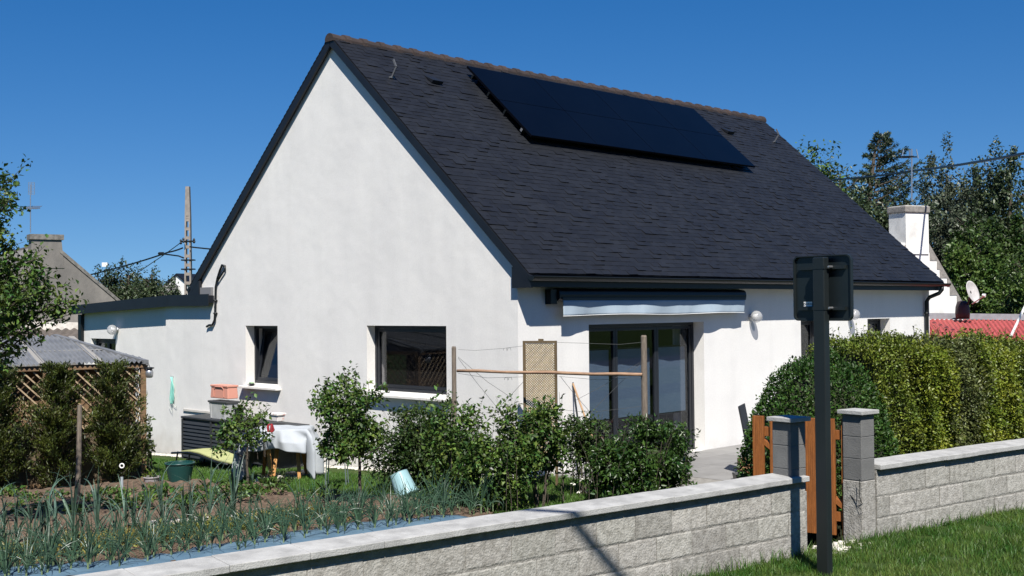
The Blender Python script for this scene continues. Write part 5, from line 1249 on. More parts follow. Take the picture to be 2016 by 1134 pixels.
# ------------------------------------------------------------------ things on the patio
p = at(1505, 905, 16.6); g_ = 0.005
ch = thing('garden_chair', (p.x, p.y, 0), 'dark high-backed garden chair half hidden by the dome bush', 'chair')
ca_, sa_ = math.cos(R(25)), math.sin(R(25)); cxv = Vector((rt.x, rt.y, 0)).normalized(); cxv = (Matrix.Rotation(R(70), 3, 'Z') @ cxv); cyv = Vector((-cxv.y, cxv.x, 0))
p = at(1503, 800, 16.9)
def CH(x, y, z): q = p+cxv*x+cyv*y; return Vector((q.x, q.y, z))
M_chair = mat('chair_mesh', (.012, .014, .017), rough=.6)
mb = MB(); mb.hexa([CH(-.26, .20, .46), CH(.26, .20, .46), CH(.26, .225, .46), CH(-.26, .225, .46), CH(-.25, .30, 1.0), CH(.25, .30, 1.0), CH(.25, .325, .985), CH(-.25, .325, .985)]); mb.build('backrest', M_chair, ch, bevel=.01)
mb = MB(); mb.hexa([CH(-.26, -.25, .44), CH(.26, -.25, .44), CH(.26, .22, .42), CH(-.26, .22, .42), CH(-.26, -.25, .465), CH(.26, -.25, .465), CH(.26, .22, .445), CH(-.26, .22, .445)]); mb.build('seat', M_chair, ch, bevel=.008)
for sx in (-1, 1):
    mb = MB(); mb.tube([CH(.27*sx, .25, .66), CH(.28*sx, -.05, .66), CH(.27*sx, -.24, .62)], .016, 8); mb.build('armrest', M_black, ch)
    mb = MB(); mb.tube([CH(.27*sx, -.24, .64), CH(.25*sx, -.22, .0)], .014, 8); mb.build('leg', M_black, ch)
    mb = MB(); mb.tube([CH(.26*sx, .20, .5), CH(.25*sx, .26, .0)], .014, 8); mb.build('leg', M_black, ch)
p = at(1476, 918, 16.3); mb = MB(); z0 = .0
t = thing('cardboard_box', (p.x, p.y, .13), 'open brown cardboard box standing on the colourful crate', 'box')
def BX(x, y, z): q = p+ux*x+uy*y; return Vector((q.x, q.y, z))
M_card = mat('cardboard', (.30, .17, .09), (.25, .14, .075), scale=4, rough=.9)
zb_ = at(1476, 928, 16.3).z; zt_ = at(1476, 903, 16.3).z; zb_ = max(zb_, .12)
for (x0, x1, y0, y1) in ((-.15, .15, -.11, -.10), (-.15, .15, .10, .11), (-.15, -.14, -.1, .1), (.14, .15, -.1, .1)):
    mb = MB(); mb.hexa([BX(x0, y0, zb_), BX(x1, y0, zb_), BX(x1, y1, zb_), BX(x0, y1, zb_), BX(x0, y0, zt_), BX(x1, y0, zt_), BX(x1, y1, zt_), BX(x0, y1, zt_)]); mb.build('side', M_card, t)
mb = MB(); mb.hexa([BX(-.14, -.1, zb_), BX(.14, -.1, zb_), BX(.14, .1, zb_), BX(-.14, .1, zb_), BX(-.14, -.1, zb_+.008), BX(.14, -.1, zb_+.008), BX(.14, .1, zb_+.008), BX(-.14, .1, zb_+.008)]); mb.build('bottom', M_card, t)
t = thing('tool_tray', (p.x, p.y, .0), 'low black crate with yellow and white things under the cardboard box', 'crate')
mb = MB(); mb.hexa([BX(-.20, -.14, .006), BX(.18, -.14, .006), BX(.18, .14, .006), BX(-.20, .14, .006), BX(-.22, -.16, zb_-.03), BX(.2, -.16, zb_-.03), BX(.2, .16, zb_-.03), BX(-.22, .16, zb_-.03)]); mb.build('tray', M_black, t, bevel=.01)
for k, (x, m_) in enumerate(((-.13, M_white), (-.02, mat('yellow_plastic', (.65, .40, .02), rough=.4)), (.10, mat('red_plastic', (.45, .03, .02), rough=.4)))):
    mb = MB(); mb.obox(BX(x, -.12, zb_-.025), ux*.045, uy*.03, (0, 0, .018)); mb.build('packet', m_, t, bevel=.005)

# ------------------------------------------------------------------ background buildings
M_oldwall = mat('old_grey_render', (.20, .185, .165), (.125, .118, .108), scale=1.3, rough=.95, bump=.4, bscale=14, stretch=(1, 1, .5), detail=9)
M_oldroof = mat('old_roof', (.085, .072, .060), (.035, .035, .035), scale=3, rough=.9, bump=.6, bscale=9)
M_lichen = mat('old_coping', (.20, .19, .17), (.10, .095, .085), scale=8, rough=.95)
vr = Vector((rt.x, rt.y, 0)).normalized(); vf = Vector((fw.x, fw.y, 0)).normalized()
def hframe(u, D, ang):
    o = at(u, 600, D); o.z = 0; gdir = vr*math.cos(R(ang))+vf*math.sin(R(ang)); ddir = -vr*math.sin(R(ang))+vf*math.cos(R(ang)); return o, gdir, ddir
# left: old stone-grey gable with chimney
D = 45; o_, gx, dy_ = hframe(93, D, 32)
oh = thing('old_house', tuple(o_), 'old grey rendered gable house with a wide chimney at the left', 'house')
def H(x, y, z): q = o_+gx*x+dy_*y; return Vector((q.x, q.y, z))
hwid = 2.65; ze = at(205, 598, D+1.3).z; za = 4.95
mb = MB(); mb.prism([H(-hwid, 0, -1), H(hwid, 0, -1), H(hwid, 0, ze), H(.3, 0, za), H(-.3, 0, za), H(-hwid, 0, ze)], dy_*10); mb.build('wall', M_oldwall, oh)
for sgn in (-1, 1):
    mb = MB(); x0, x1 = sgn*(hwid+.15), sgn*.05
    mb.hexa([H(x0, .15, ze-.1), H(x1, .15, za+.0), H(x1, 10, za+.0), H(x0, 10, ze-.1), H(x0, .15, ze+.04), H(x1, .15, za+.16), H(x1, 10, za+.16), H(x0, 10, ze+.04)]); mb.build('roof', M_oldroof, oh)
    mb = MB(); mb.hexa([H(x0, -.04, ze-.08), H(sgn*.45, -.04, za-.25), H(sgn*.45, .22, za-.25), H(x0, .22, ze-.08), H(x0, -.04, ze+.06), H(sgn*.45, -.04, za-.08), H(sgn*.45, .22, za-.08), H(x0, .22, ze+.06)]); mb.build('coping', M_lichen, oh)
mb = MB(); mb.hexa([H(-.62, -.02, 4.1), H(.62, -.02, 4.1), H(.62, .6, 4.1), H(-.62, .6, 4.1), H(-.55, -.02, 5.18), H(.52, -.02, 5.18), H(.52, .6, 5.18), H(-.55, .6, 5.18)]); chm = mb.build('chimney', M_oldwall, oh)
mb = MB(); mb.hexa([H(-.62, -.08, 5.18), H(.60, -.08, 5.18), H(.60, .66, 5.18), H(-.62, .66, 5.18), H(-.62, -.08, 5.38), H(.60, -.08, 5.38), H(.60, .66, 5.38), H(-.62, .66, 5.38)]); mb.build('cap', M_lichen, chm)
def antenna(u, vtop, vbot, D, label, kind=0):
    a, b = at(u, vbot, D), at(u, vtop, D); t = thing('tv_antenna', tuple(a), label, 'antenna'); mb = MB(); mb.tube([a, b], .02, 6); mb.build('mast', M_steel, t)
    s = D/F
    if kind == 0:
        c = at(u+3, vbot-(vbot-vtop)*.52, D); mb = MB(); mb.bar(c-vr*13*s, c+vr*16*s-Vector((0, 0, 2*s)), .03, .03)
        for k in range(-3, 5): q = c+vr*k*3.6*s; mb.bar(q-vf*.25-Vector((0, 0, .08)), q+vf*.25+Vector((0, 0, .08)), .02, .02)
        mb.build('boom', M_steel, t)
        c = at(u+2, vtop+8, D); mb = MB()
        for k in range(-4, 5): mb.bar(c+Vector((0, 0, k*3*s))-vr*6*s, c+Vector((0, 0, k*3*s))+vr*6*s, .012, .012)
        for k in (-6, 0, 6): mb.bar(c+vr*k*s-Vector((0, 0, 12*s)), c+vr*k*s+Vector((0, 0, 12*s)), .015, .015)
        mb.build('grid', M_steel, t)
    else:
        c = at(u-2, vtop+16, D); mb = MB(); mb.bar(c-vr*24*s, c+vr*12*s, .035, .035)
        for k in range(-6, 1): q = c+vr*k*3.4*s; mb.bar(q-vf*.22, q+vf*.22, .018, .018)
        mb.build('boom', M_black, t)
        mb = MB()
        for k, tl in ((-17, .3), (12, -.3), (-3, .0)):
            q = c+vr*(k+1)*s+Vector((0, 0, 6*s)); mb.bar(q-Vector((0, 0, 9*s))-vr*tl*6*s, q+Vector((0, 0, 9*s))-vr*tl*-6*s, .035, .02)
        mb.build('reflectors', M_steel, t)
antenna(60, 363, 458, 45.2, 'tall thin television aerial above the old grey chimney', 0)
# lean-to in front of the old house
o2, gx2, dy2 = hframe(60, 33, 5)
lt_ = thing('lean_to', tuple(o2), 'low lean-to with corrugated roof and pale flashing below the old house', 'shed')
def H2(x, y, z): q = o2+gx2*x+dy2*y; return Vector((q.x, q.y, z))
zt_ = at(100, 648, 34.5).z; zb_ = at(100, 668, 32).z-.25
mb = MB(); mb.prism([H2(-3, 0, -1), H2(1.5, 0, -1), H2(1.5, 0, zb_-.05), H2(-3, 0, zb_-.05)], dy2*2); mb.build('wall', M_oldwall, lt_)
mb = MB(); corr(mb, -3.2, 1.6, 20, lambda s: H2(s, -.2, zb_), lambda s: H2(s, 2.0, zt_), amp=.03); q = mb.build('roof', mat('old_corrugated', (.12, .10, .085), (.07, .06, .05), scale=3, rough=.9), lt_); q = q.modifiers.new('s', 'SOLIDIFY'); q.thickness = .01
mb = MB(); mb.prism([H2(-3.2, 1.98, zt_-.05), H2(1.6, 1.98, zt_-.05), H2(1.6, 1.98, zt_+.16), H2(-.5, 1.98, zt_+.22), H2(-3.2, 1.98, zt_+.10)], dy2*.1); mb.build('flashing', mat('pale_mortar', (.62, .60, .54), (.42, .38, .33), scale=6, rough=.9), lt_)
# block of low garage wall next to it
mb = MB(); mb.prism([H2(-3, 2.2, -1), H2(1.9, 2.2, -1), H2(1.9, 2.2, zt_+.55), H2(-3, 2.2, zt_+.55)], dy2*3); tag(mb.build('garage', M_oldwall, origin=tuple(o2)), 'flat grey rendered outbuilding behind the lean-to roof', 'outbuilding')
# small chimney and antenna stub
o3, gx3, dy3 = hframe(197, 52, 20)
mb = MB(); s = 52/F
c = at(197, 610, 52); t = thing('chimney_stack', (c.x, c.y, 0), 'squat grey chimney stack beside the trees behind the annex', 'chimney')
zt_ = at(197, 572, 52).z; mb = MB(); mb.obox((c.x, c.y, zt_/2), gx3*.26, dy3*.26, (0, 0, zt_/2)); mb.build('stack', M_oldwall, t); mb = MB(); mb.obox((c.x, c.y, zt_+.05), gx3*.33, dy3*.33, (0, 0, .06)); mb.build('cap', M_lichen, t)
a = at(206, 575, 70); b = at(207, 530, 70); t = thing('floodlight_mast', (a.x, a.y, 0), 'far mast with a white box on top above the trees', 'mast')
mb = MB(); mb.tube([(a.x, a.y, 0), b], .045, 6); mb.build('pole', M_steel, t); mb = MB(); mb.obox(at(207, 521, 70), vr*.16, vf*.1, (0, 0, .12)); mb.build('box', M_white, t)
# far white gable house
o4, gx4, dy4 = hframe(349, 85, -25); s = 85/F; gx4 = vr*.9+vf*-.43; gx4.normalize(); dy4 = Vector((-gx4.y, gx4.x, 0))
o4 = at(349, 600, 85); o4.z = 0
fh = thing('far_house', tuple(o4), 'far white gabled house behind the trees and utility pole', 'house')
def H4(x, y, z): q = o4+gx4*x+dy4*y; return Vector((q.x, q.y, z))
za = at(349, 542, 85).z; ze = at(366, 559, 85).z; xw_ = .95
mb = MB(); mb.prism([H4(-xw_, 0, 0), H4(xw_, 0, 0), H4(xw_, 0, ze), H4(0, 0, za), H4(-xw_, 0, ze)], dy4*5); mb.build('wall', mat('far_white', (.62, .62, .60), rough=.9), fh)
for sgn in (-1, 1): mb = MB(); mb.hexa([H4(sgn*(xw_+.15), -.1, ze-.12), H4(0, -.1, za), H4(0, 5, za), H4(sgn*(xw_+.15), 5, ze-.12), H4(sgn*(xw_+.15), -.1, ze+.04), H4(0, -.1, za+.14), H4(0, 5, za+.14), H4(sgn*(xw_+.15), 5, ze+.04)]); mb.build('roof', M_zinc, fh)
mb = MB(); q = at(305, 565, 86); mb.obox((q.x, q.y, (at(305, 563, 86).z)/2), vr*2.0, vf*1.5, (0, 0, at(305, 563, 86).z/2)); mb.build('side_wing', mat('far_grey', (.26, .25, .24), rough=.9), fh)
for k in range(2): mb = MB(); q = at(296+16*k, 572, 84.3); mb.obox(q, vr*.12, vf*.03, (0, 0, .2)); mb.build('window', M_black, fh)

# utility pole with cables and street lamp
M_cp = mat('pole_concrete', (.26, .23, .20), (.19, .17, .15), scale=5, rough=.9)
a = at(371, 600, 55); up_ = thing('utility_pole', (a.x, a.y, 0), 'tall tapering concrete utility pole with slotted sides behind the house', 'pole')
zt_ = at(371, 367, 55).z; zm = at(371, 425, 55).z
mb = MB()
def sect(z0, z1, w0, w1): mb.hexa([Vector((a.x, a.y, z0))+vr*sx*w0+vf*sy*.12 for sx, sy in ((-1, -1), (1, -1), (1, 1), (-1, 1))]+[Vector((a.x, a.y, z1))+vr*sx*w1+vf*sy*.12 for sx, sy in ((-1, -1), (1, -1), (1, 1), (-1, 1))])
sect(zm, zt_, .125, .085)
z = 0; st_ = .42
while z < zm-.01:
    z2 = min(z+st_, zm); w0 = .19-.065*z/zm; w1 = .19-.065*z2/zm
    for sx in (-1, 1): c0 = Vector((a.x, a.y, 0))+vr*sx*(w0-.035); c1 = Vector((a.x, a.y, 0))+vr*sx*(w1-.035); mb.hexa([c0+vr*p*.035+vf*q*.12+Vector((0, 0, z)) for p, q in ((-1, -1), (1, -1), (1, 1), (-1, 1))]+[c1+vr*p*.035+vf*q*.12+Vector((0, 0, z2)) for p, q in ((-1, -1), (1, -1), (1, 1), (-1, 1))])
    mb.obox((a.x, a.y, z2-.07), vr*(w1-.02), vf*.10, (0, 0, .07)); z = z2
mb.build('shaft', M_cp, up_)
q = Vector((a.x, a.y, 0))
for v in (475, 512, 530): z = at(371, v, 55).z; mb = MB(); mb.obox((a.x, a.y, z), vr*.30, vf*.15, (0, 0, .03)); mb.build('bracket', M_black, up_)
for i, (u, v) in enumerate(((361, 473), (356, 476), (382, 474))): c = at(u, v, 54.7); mb = MB(); mb.lathe([(.03, -.12), (.07, -.06), (.03, 0), (.06, .05), (.02, .12)], c, 8); mb.build('insulator', M_black, up_)
mb = MB(); mb.tube([at(362, 508, 55), at(352, 504, 55), at(330, 501, 54), at(312, 499, 53)], .035, 6); mb.tube([at(312, 499, 53), at(322, 500, 53)], [.06, .09], 6); mb.build('lamp_arm', M_black, up_)
def cable(pts, r, label, sag=.0):
    P = [at(*p) for p in pts]; Q = []
    for k in range(len(P)-1):
        for i in range(10): f = i/10; Q.append(P[k].lerp(P[k+1], f)-Vector((0, 0, sag*4*f*(1-f))))
    Q.append(P[-1]); mb = MB(); mb.tube(Q, r, 6); tag(mb.build('overhead_cable', M_black, origin=tuple(P[0])), label, 'cable')
cable([(155, 546, 60), (250, 522, 57), (330, 497, 55), (360, 488, 54.8)], .035, 'black overhead cable rising from the old house to the utility pole', .02)
cable([(240, 556, 70), (300, 517, 62), (358, 476, 54.7)], .022, 'thin overhead wire sloping steeply to the pole top bracket', .02)
cable([(374, 486, 54.8), (470, 494, 50), (560, 500, 45)], .035, 'overhead cable leaving the utility pole towards the house', .02)
cable([(1560, 366, 44), (1650, 353, 40), (1800, 336, 34), (2016, 302, 25), (2300, 250, 20)], .03, 'thick black cable crossing the sky in front of the right-hand trees', .03)

# right: white house with stepped stone gable edge
D = 32; o5, gx5, dy5 = hframe(1784, D, 24)
wh = thing('white_cottage', tuple(o5), 'old white cottage gable with stepped stone edge and square chimney', 'house')
def H5(x, y, z): q = o5+gx5*x+dy5*y; return Vector((q.x, q.y, z))
zc_t = at(1800, 402, D).z; M_oldwhite = mat('old_white_render', (.70, .69, .65), (.50, .49, .46), scale=2, rough=.9, lo=.45, hi=.75); M_granite = mat('granite', (.27, .25, .225), (.17, .16, .145), scale=9, rough=.9, bump=.4, bscale=30, isl=.1)
cw = .80
zsh = at(1775, 478, D).z; zee = at(1900, 598, D+1).z
xr = 2.02
mb = MB(); mb.prism([H5(-2.8, 0, -1), H5(xr, 0, -1), H5(xr, 0, zee), H5(cw+.02, 0, zsh), H5(-.05, 0, zsh), H5(-2.2, 0, zee)], dy5*6); mb.build('wall', M_oldwhite, wh)
mb = MB(); mb.hexa([H5(xr+.12, .1, zee-.05), H5(cw-.1, .1, zsh+.12), H5(cw-.1, 6, zsh+.12), H5(xr+.12, 6, zee-.05), H5(xr+.12, .1, zee+.05), H5(cw-.1, .1, zsh+.22), H5(cw-.1, 6, zsh+.22), H5(xr+.12, 6, zee+.05)]); mb.build('roof', M_slate, wh)
mb = MB(); mb.hexa([H5(0, -.03, zsh-.3), H5(cw, -.03, zsh-.3), H5(cw, .62, zsh-.3), H5(0, .62, zsh-.3), H5(0, -.03, zc_t-.02), H5(cw, -.03, zc_t-.02), H5(cw, .62, zc_t-.02), H5(0, .62, zc_t-.02)]); ck = mb.build('chimney', M_oldwhite, wh)
mb = MB(); mb.hexa([H5(-.04, -.07, zc_t-.22), H5(cw+.04, -.07, zc_t-.22), H5(cw+.04, .66, zc_t-.22), H5(-.04, .66, zc_t-.22), H5(-.04, -.07, zc_t-.03), H5(cw+.04, -.07, zc_t-.03), H5(cw+.04, .66, zc_t-.03), H5(-.04, .66, zc_t-.03)]); mb.build('cap', M_granite, ck, bevel=.03)
nst = 7
for k in range(nst):
    f0, f1 = k/nst, (k+1)/nst; xa_, xb_ = cw-.02+(xr-cw)*f0, cw+(xr-cw)*f1; z0_, z1_ = zsh+(zee-zsh)*f1, zsh+(zee-zsh)*f0
    wq = .20 if k % 2 else .12; mb = MB()
    mb.prism([H5(xb_-wq-.1, -.012, z0_), H5(xb_+.02, -.012, z0_), H5(xa_+.04, -.012, z1_), H5(xb_-wq-.1, -.012, z1_)], dy5*.03); mb.build('edge_stone', M_granite, wh)
mb = MB(); mb.prism([H5(-.1, -.014, zsh-.32), H5(.14, -.014, zsh-.32), H5(.14, -.014, zsh-.1), H5(-.02, -.014, zsh-.06)], dy5*.02); mb.build('edge_stone', M_granite, wh)
antenna(1795, 293, 396, 32.2, 'television aerial with small grid on the white chimney', 1)
# red corrugated roof
M_redroof = mat('red_roof', (.42, .085, .075), (.32, .06, .055), scale=4, rough=.7)
rs = thing('red_roofed_shed', tuple(at(1930, 640, 27)), 'low outbuilding with faded red corrugated roof beyond the hedge', 'shed')
e0 = at(1822, 628, 31); e1_ = at(2130, 632, 31); f0_ = at(1822, 672, 26); f1_ = at(2130, 672, 26)
mb = MB(); corr(mb, 0, 1, 34, lambda s: f0_.lerp(f1_, s), lambda s: e0.lerp(e1_, s-.10 if s > .1 else 0), amp=.022); o = mb.build('roof', M_redroof, rs); q = o.modifiers.new('s', 'SOLIDIFY'); q.thickness = .006
mb = MB(); mb.hexa([Vector((p.x, p.y, -1)) for p in (f0_, f1_, e1_, e0)]+[p-Vector((0, 0, .06)) for p in (f0_, f1_, e1_, e0)]); mb.build('wall', M_oldwall, rs)
mb = MB(); mb.bar(e0+Vector((0, 0, .08)), e1_+Vector((0, 0, .08)), .10, .16); mb.build('flashing', mat('lead_grey', (.24, .26, .28), (.18, .19, .2), scale=5, rough=.6), rs)
# dark cowl and dish
c = at(1895, 612, 30.5); t = thing('roof_cowl', tuple(c), 'dark barrel-shaped cowl on the red roof edge', 'cowl')
mb = MB(); s = 30.5/F; mb.lathe([(13*s, -16*s), (14*s, -4*s), (13*s, 8*s), (10*s, 18*s), (3*s, 20*s)], c, 18); mb.build('body', mat('cowl_dark', (.035, .025, .025), rough=.5), t, smooth=True)
c = at(1911, 576, 30); t = thing('satellite_dish', tuple(c), 'stained white satellite dish pointing right in front of the trees', 'satellite dish')
dn = (vr*.55-vf*.75+Vector((0, 0, .30))).normalized(); su = dn.cross(Vector((0, 0, 1))).normalized(); sv_ = su.cross(dn); Mx = Matrix((su, -sv_, dn)).transposed(); s = 30/F
mb = MB(); vs = []; NN = 28
for k in range(9):
    rr = k/8
    for j in range(NN): a_ = 2*math.pi*j/NN; vs.append(c+Mx @ Vector((19.5*s*rr*math.cos(a_), 23*s*rr*math.sin(a_), 5*s*rr*rr)))
mb.v = [tuple(p) for p in vs]; mb.f = [(k*NN+j, k*NN+(j+1) % NN, (k+1)*NN+(j+1) % NN, (k+1)*NN+j) for k in range(1, 8) for j in range(NN)]+[tuple(NN+j for j in range(NN))]
o = mb.build('reflector', mat('dish_white', (.50, .49, .47), (.30, .29, .28), scale=3, rough=.7), t, smooth=True); q = o.modifiers.new('s', 'SOLIDIFY'); q.thickness = .01
mb = MB(); mb.tube([at(1914, 598, 29.9), at(1937, 583, 29.6)], .016, 6); mb.build('arm', M_steel, t)
mb = MB(); mb.tube([at(1934, 581, 29.6), at(1940, 582, 29.55)], [.035, .045], 8); mb.build('receiver', M_white, t)
mb = MB(); mb.tube([c, at(1905, 600, 30.4), at(1908, 620, 30.5)], .022, 6); mb.build('bracket', M_black, t)
# white pole at right edge
mb = MB(); mb.tube([at(1990, 662, 25), at(2022, 595, 25)], .028, 8); tag(mb.build('white_pole', M_white, origin=tuple(at(1990, 662, 25))), 'slanting white pole crossing the red roof at the right edge', 'pole')

# ------------------------------------------------------------------ trees in the distance
def tree(name, u, vtop, D, wpx, label, m_, nleaf=5200, L=.20, vb=600, rx=None, nc=85, cr=.13, cat='tree', group=None, bump=.25, hfrac=.42):
    c = at(u, vtop-8, D); rw = wpx*D/F/2*1.1; H = c.z; t = thing(name, (c.x, c.y, 0), label, cat, group)
    zc = H*(1-hfrac); rz = H*hfrac
    limbs((c.x, c.y), 0, H*.9, rw*.9, .10+H*.012, n=16, parent=t, sub=3)
    nleaf = int(nleaf*2.6); P, O = blob(nleaf, (c.x, c.y, zc), (rw, rw, rz), nc=int(nc*1.5), cr=cr, shell=.3, bump=bump); k = P[:, 2] > .5; leaves('crown', P[k], L, L*.55, m_, t, out=O[k], ob=.4)
    return t
gr = 'trees beyond the white cottage'
tree('broadleaf_tree', 1595, 300, 48, 130, 'dark leafy tree showing just above the right end of the roof', M_lv_far3, group=gr, L=.17)
tree('broadleaf_tree', 1655, 322, 50, 130, 'rounded tree between the roof end and the cedar', M_lv_far, group=gr, L=.17)
tree('broadleaf_tree', 1860, 312, 58, 130, 'feathery grey-green tree right of the aerial', M_lv_far2, 6000, L=.17, group=gr, nc=110, cr=.1)
tree('broadleaf_tree', 1925, 330, 60, 90, 'narrow grey-green tree, second to the right of the aerial', M_lv_far2, 4500, L=.17, group=gr, nc=90, cr=.1)
tree('broadleaf_tree', 1985, 305, 56, 130, 'tall dark tree at the right edge of the skyline', M_lv_far, 7000, L=.18, group=gr, nc=110)
tree('broadleaf_tree', 1890, 430, 48, 190, 'lower grey-green tree behind the cottage chimney', M_lv_far2, 6500, L=.17, group=gr)
tree('broadleaf_tree', 1975, 440, 44, 190, 'broad dark tree behind the satellite dish', M_lv_dark, 8000, L=.16, group=gr)
tree('broadleaf_tree', 1905, 480, 42, 150, 'bushy bright green tree just right of the stepped gable', M_lv_far3, 6500, L=.14, group=gr)
tree('broadleaf_tree', 2035, 520, 36, 150, 'light green shrub-like tree cut by the right frame edge', M_lv_far3, 5000, L=.11, group=gr)
tree('broadleaf_tree', 1700, 380, 46, 170, 'dark tree below the cedar behind the roof edge', M_lv_far, 7000, L=.16, group=gr)
tree('broadleaf_tree', 1790, 400, 52, 150, 'dark green tree filling behind the cottage chimney', M_lv_far, 6000, L=.17, group=gr)
# wind-swept cedar
c = at(1722, 262, 52); ced = thing('cedar', (c.x, c.y, 0), 'wind-swept cedar with drooping branches rising above the other trees', 'conifer')
mb = MB(); s = 52/F; cpts = [(c.x, c.y, 0), at(1700, 500, 52), at(1712, 380, 52), at(1722, 300, 52), at(1735, 262, 52)]; mb.tube(cpts, [.25, .18, .12, .06, .02], 8)
C = []; O = []
for i in range(64):
    f = i/63; v = 266+f*200; u = 1733-f*22; b0 = at(u, v, 52); a_ = random.uniform(-1.0, 1.0) if random.random() < .62 else random.uniform(2.3, 3.9); right = abs(a_) < 1.2
    ln = (15+f*92)*s*random.uniform(.65, 1.15)*(1.25 if right else .75); d = vr*math.cos(a_)+vf*math.sin(a_)*.9; rise = random.uniform(.25, .7) if right else random.uniform(-.1, .3)
    q = b0+d*ln+Vector((0, 0, ln*rise)); m_ = b0.lerp(q, .5)-Vector((0, 0, .10*ln)); mb.tube([b0, m_, q], [.035, .022, .006], 5)
    for k in range(90+int(f*90)):
        g = random.random()**.8; pt = (b0.lerp(m_, g*2) if g < .5 else m_.lerp(q, g*2-1)); sp = .17*(1.1-g*.8); C.append(tuple(pt+Vector((random.uniform(-sp, sp), random.uniform(-sp, sp), random.uniform(-.16, .07)*(1.2-g))))); O.append(tuple(d+Vector((0, 0, .25))))
mb.build('trunk', M_bark, ced); leaves('needles', C, .17, .05, M_lv_conif, ced, out=np.array(O), ob=1.0, droop=.1)
gl_ = 'trees behind the annex roof'
tree('distant_tree', 212, 540, 66, 74, 'dark rounded tree left of the mast behind the annex', M_lv_far, 3500, L=.16, group=gl_, hfrac=.5)
tree('distant_tree', 250, 532, 66, 80, 'dark rounded tree right of the mast behind the annex', M_lv_far, 4000, L=.16, group=gl_, hfrac=.5)
tree('distant_tree', 300, 530, 64, 62, 'airy tree in front of the far white house', M_lv_far, 3200, L=.15, group=gl_, hfrac=.5)
tree('distant_tree', 335, 558, 60, 50, 'low bush at the foot of the utility pole', M_lv_far, 2200, L=.13, group=gl_, hfrac=.5)
# unseen trees across the road, added to cut sky fill; they show in panes
for i, (az_, dd, hh, ww, lb) in enumerate(((150, 17, 6.5, 3.2, 'unseen tree across the road, furthest left behind the viewer'), (172, 15, 7.5, 3.4, 'unseen broad tree across the road, left behind the viewer'), (195, 15, 7.0, 3.4, 'unseen round tree across the road just left behind the viewer'), (217, 16, 8.0, 3.6, 'unseen tall tree across the road straight behind the viewer'), (238, 15, 7.2, 3.4, 'unseen round tree across the road just right behind the viewer'), (260, 15, 7.8, 3.5, 'unseen broad tree across the road, right behind the viewer'), (283, 17, 7.0, 3.5, 'unseen tree across the road towards the right'), (303, 20, 7.5, 3.8, 'unseen tree across the road, furthest right'))):
    x, y = CX+dd*math.cos(R(az_)), CY+dd*math.sin(R(az_)); t = thing('unseen_roadside_tree', (x, y, .2), lb, 'tree', 'unseen trees across the road')
    limbs((x, y), .1, hh*.8, ww*.7, .18, n=10, parent=t, sub=2)
    P_, O_2 = blob(2600, (x, y, hh*.5), (ww, ww, hh*.5), nc=80, cr=.15, shell=.5); k = P_[:, 2] > .3; leaves('crown', P_[k], .5, .34, M_lv_far, t, out=O_2[k], ob=.4)
    lump('inner_crown', (x, y, hh*.5), (ww*.78, ww*.78, hh*.44), M_lv_far, t, amp=.1)
# a far tree belt closes the horizon
V = []; 
for i in range(16000):
    a_ = random.uniform(R(5), R(100)); rr = random.uniform(150, 175); z = random.random()**.7*(2.2+1.2*math.sin(a_*23)+.8*math.sin(a_*61)); V.append((CX+rr*math.cos(a_), CY+rr*math.sin(a_), max(z, 0)))
o = leaves('tree_belt', V, 1.2, .9, M_lv_far, None); tag(o, 'far belt of trees on the horizon', 'woodland', kind='stuff')

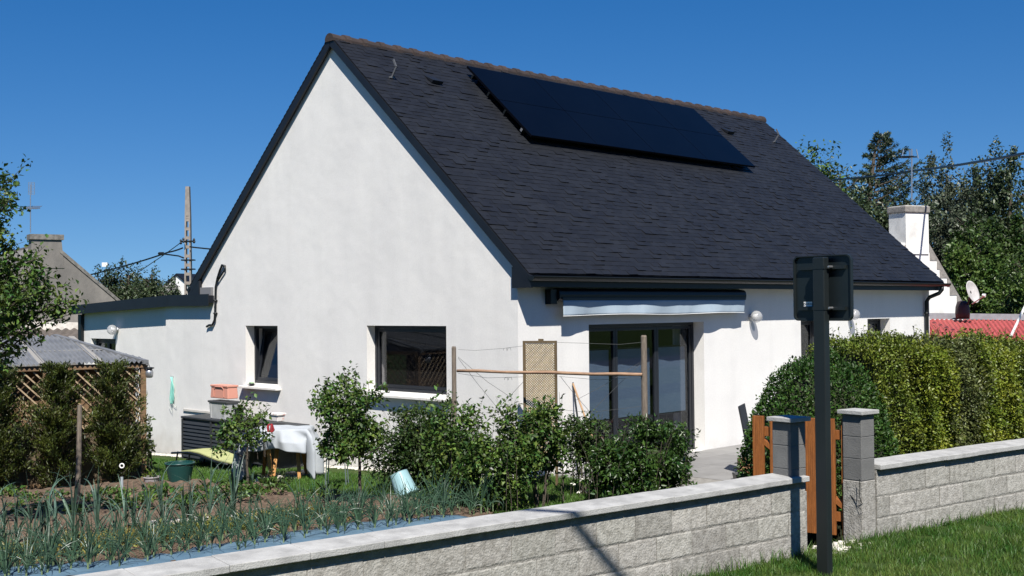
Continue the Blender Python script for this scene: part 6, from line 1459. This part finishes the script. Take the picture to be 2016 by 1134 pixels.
# ------------------------------------------------------------------ grass
def grass(name, pts, hmin, hmax, wd, m_, label):
    P = np.array(pts, float); n = len(P); a_ = rng.uniform(0, 6.28, n); h = rng.uniform(hmin, hmax, n); ln = rng.uniform(.1, .9, n)*h; b = rng.uniform(0, 6.28, n)
    sx = np.stack([np.cos(a_), np.sin(a_), np.zeros(n)], 1)*wd/2; d = np.stack([np.cos(b)*ln, np.sin(b)*ln, h], 1)
    m1 = P+d*np.array([.35, .35, .6]); V = np.stack([P-sx, P+sx, m1+sx*.8, m1-sx*.8, P+d], 1).reshape(-1, 3); k = np.arange(n)[:, None]*5
    F3 = np.concatenate([k+np.array([[0, 1, 2]]), k+np.array([[0, 2, 3]]), k+np.array([[3, 2, 4]])], 1).reshape(-1, 3)
    o = npmesh(name, V, F3, m_); return tag(o, label, 'grass', kind='stuff')
pts = []
N2 = 0
rs_ = rng.random((190000, 2))
for a_, b_ in rs_:
    s = -3.2+a_*12.5; t_ = -.085-b_**1.3*3.6
    cl = mn.noise(Vector((s*3, t_*3, 0)))
    if cl < -.35: continue
    p = ws(s, t_); pts.append((p.x, p.y, gz(s, t_)-.005))
grass('verge_grass', pts, .022, .075, .0048, M_blade, 'green mown grass on the verge in front of the block wall')
pts = []
for a_, b_ in rng.random((150000, 2)):
    x = -3.4+a_*6.2; y = -5.0+b_*15.5
    if inside(x, y, poly): continue
    if x > -.05 and y > -.05: continue
    if x > .56 and y > -4.25 and y < 0: continue
    if -.6 < x < 0 and y > 0: continue
    pts.append((x, y, garden_z(x, y)-.008))
grass('lawn_grass', pts, .022, .06, .006, M_blade2, 'garden lawn grass around the shrubs')
pts = []
for i in range(1500):
    s = random.uniform(-3, 8.5); p = ws(s, -.09-abs(random.gauss(0, .03))); pts.append((p.x, p.y, .245))
grass('wall_foot_weeds', pts, .05, .15, .006, M_blade, 'longer weeds along the foot of the block wall')

# cable high over the road whose shadow crosses the wall
def aim(p): return Vector(p)+SUN*9.0
mb = MB(); a = aim(ws(-2.55, -.07, .85)); b = ws(-1.95, -.07, .25)+SUN*(9.0+.60/SUN.z); d = (b-a).normalized()
mb.tube([a-d*12, a-d*6+Vector((0, 0, -.02)), a, b, b+d*6, b+d*12], .038, 8); tag(mb.build('road_cable', M_black, origin=tuple(a)), 'thick level overhead cable crossing high above the road verge', 'cable')
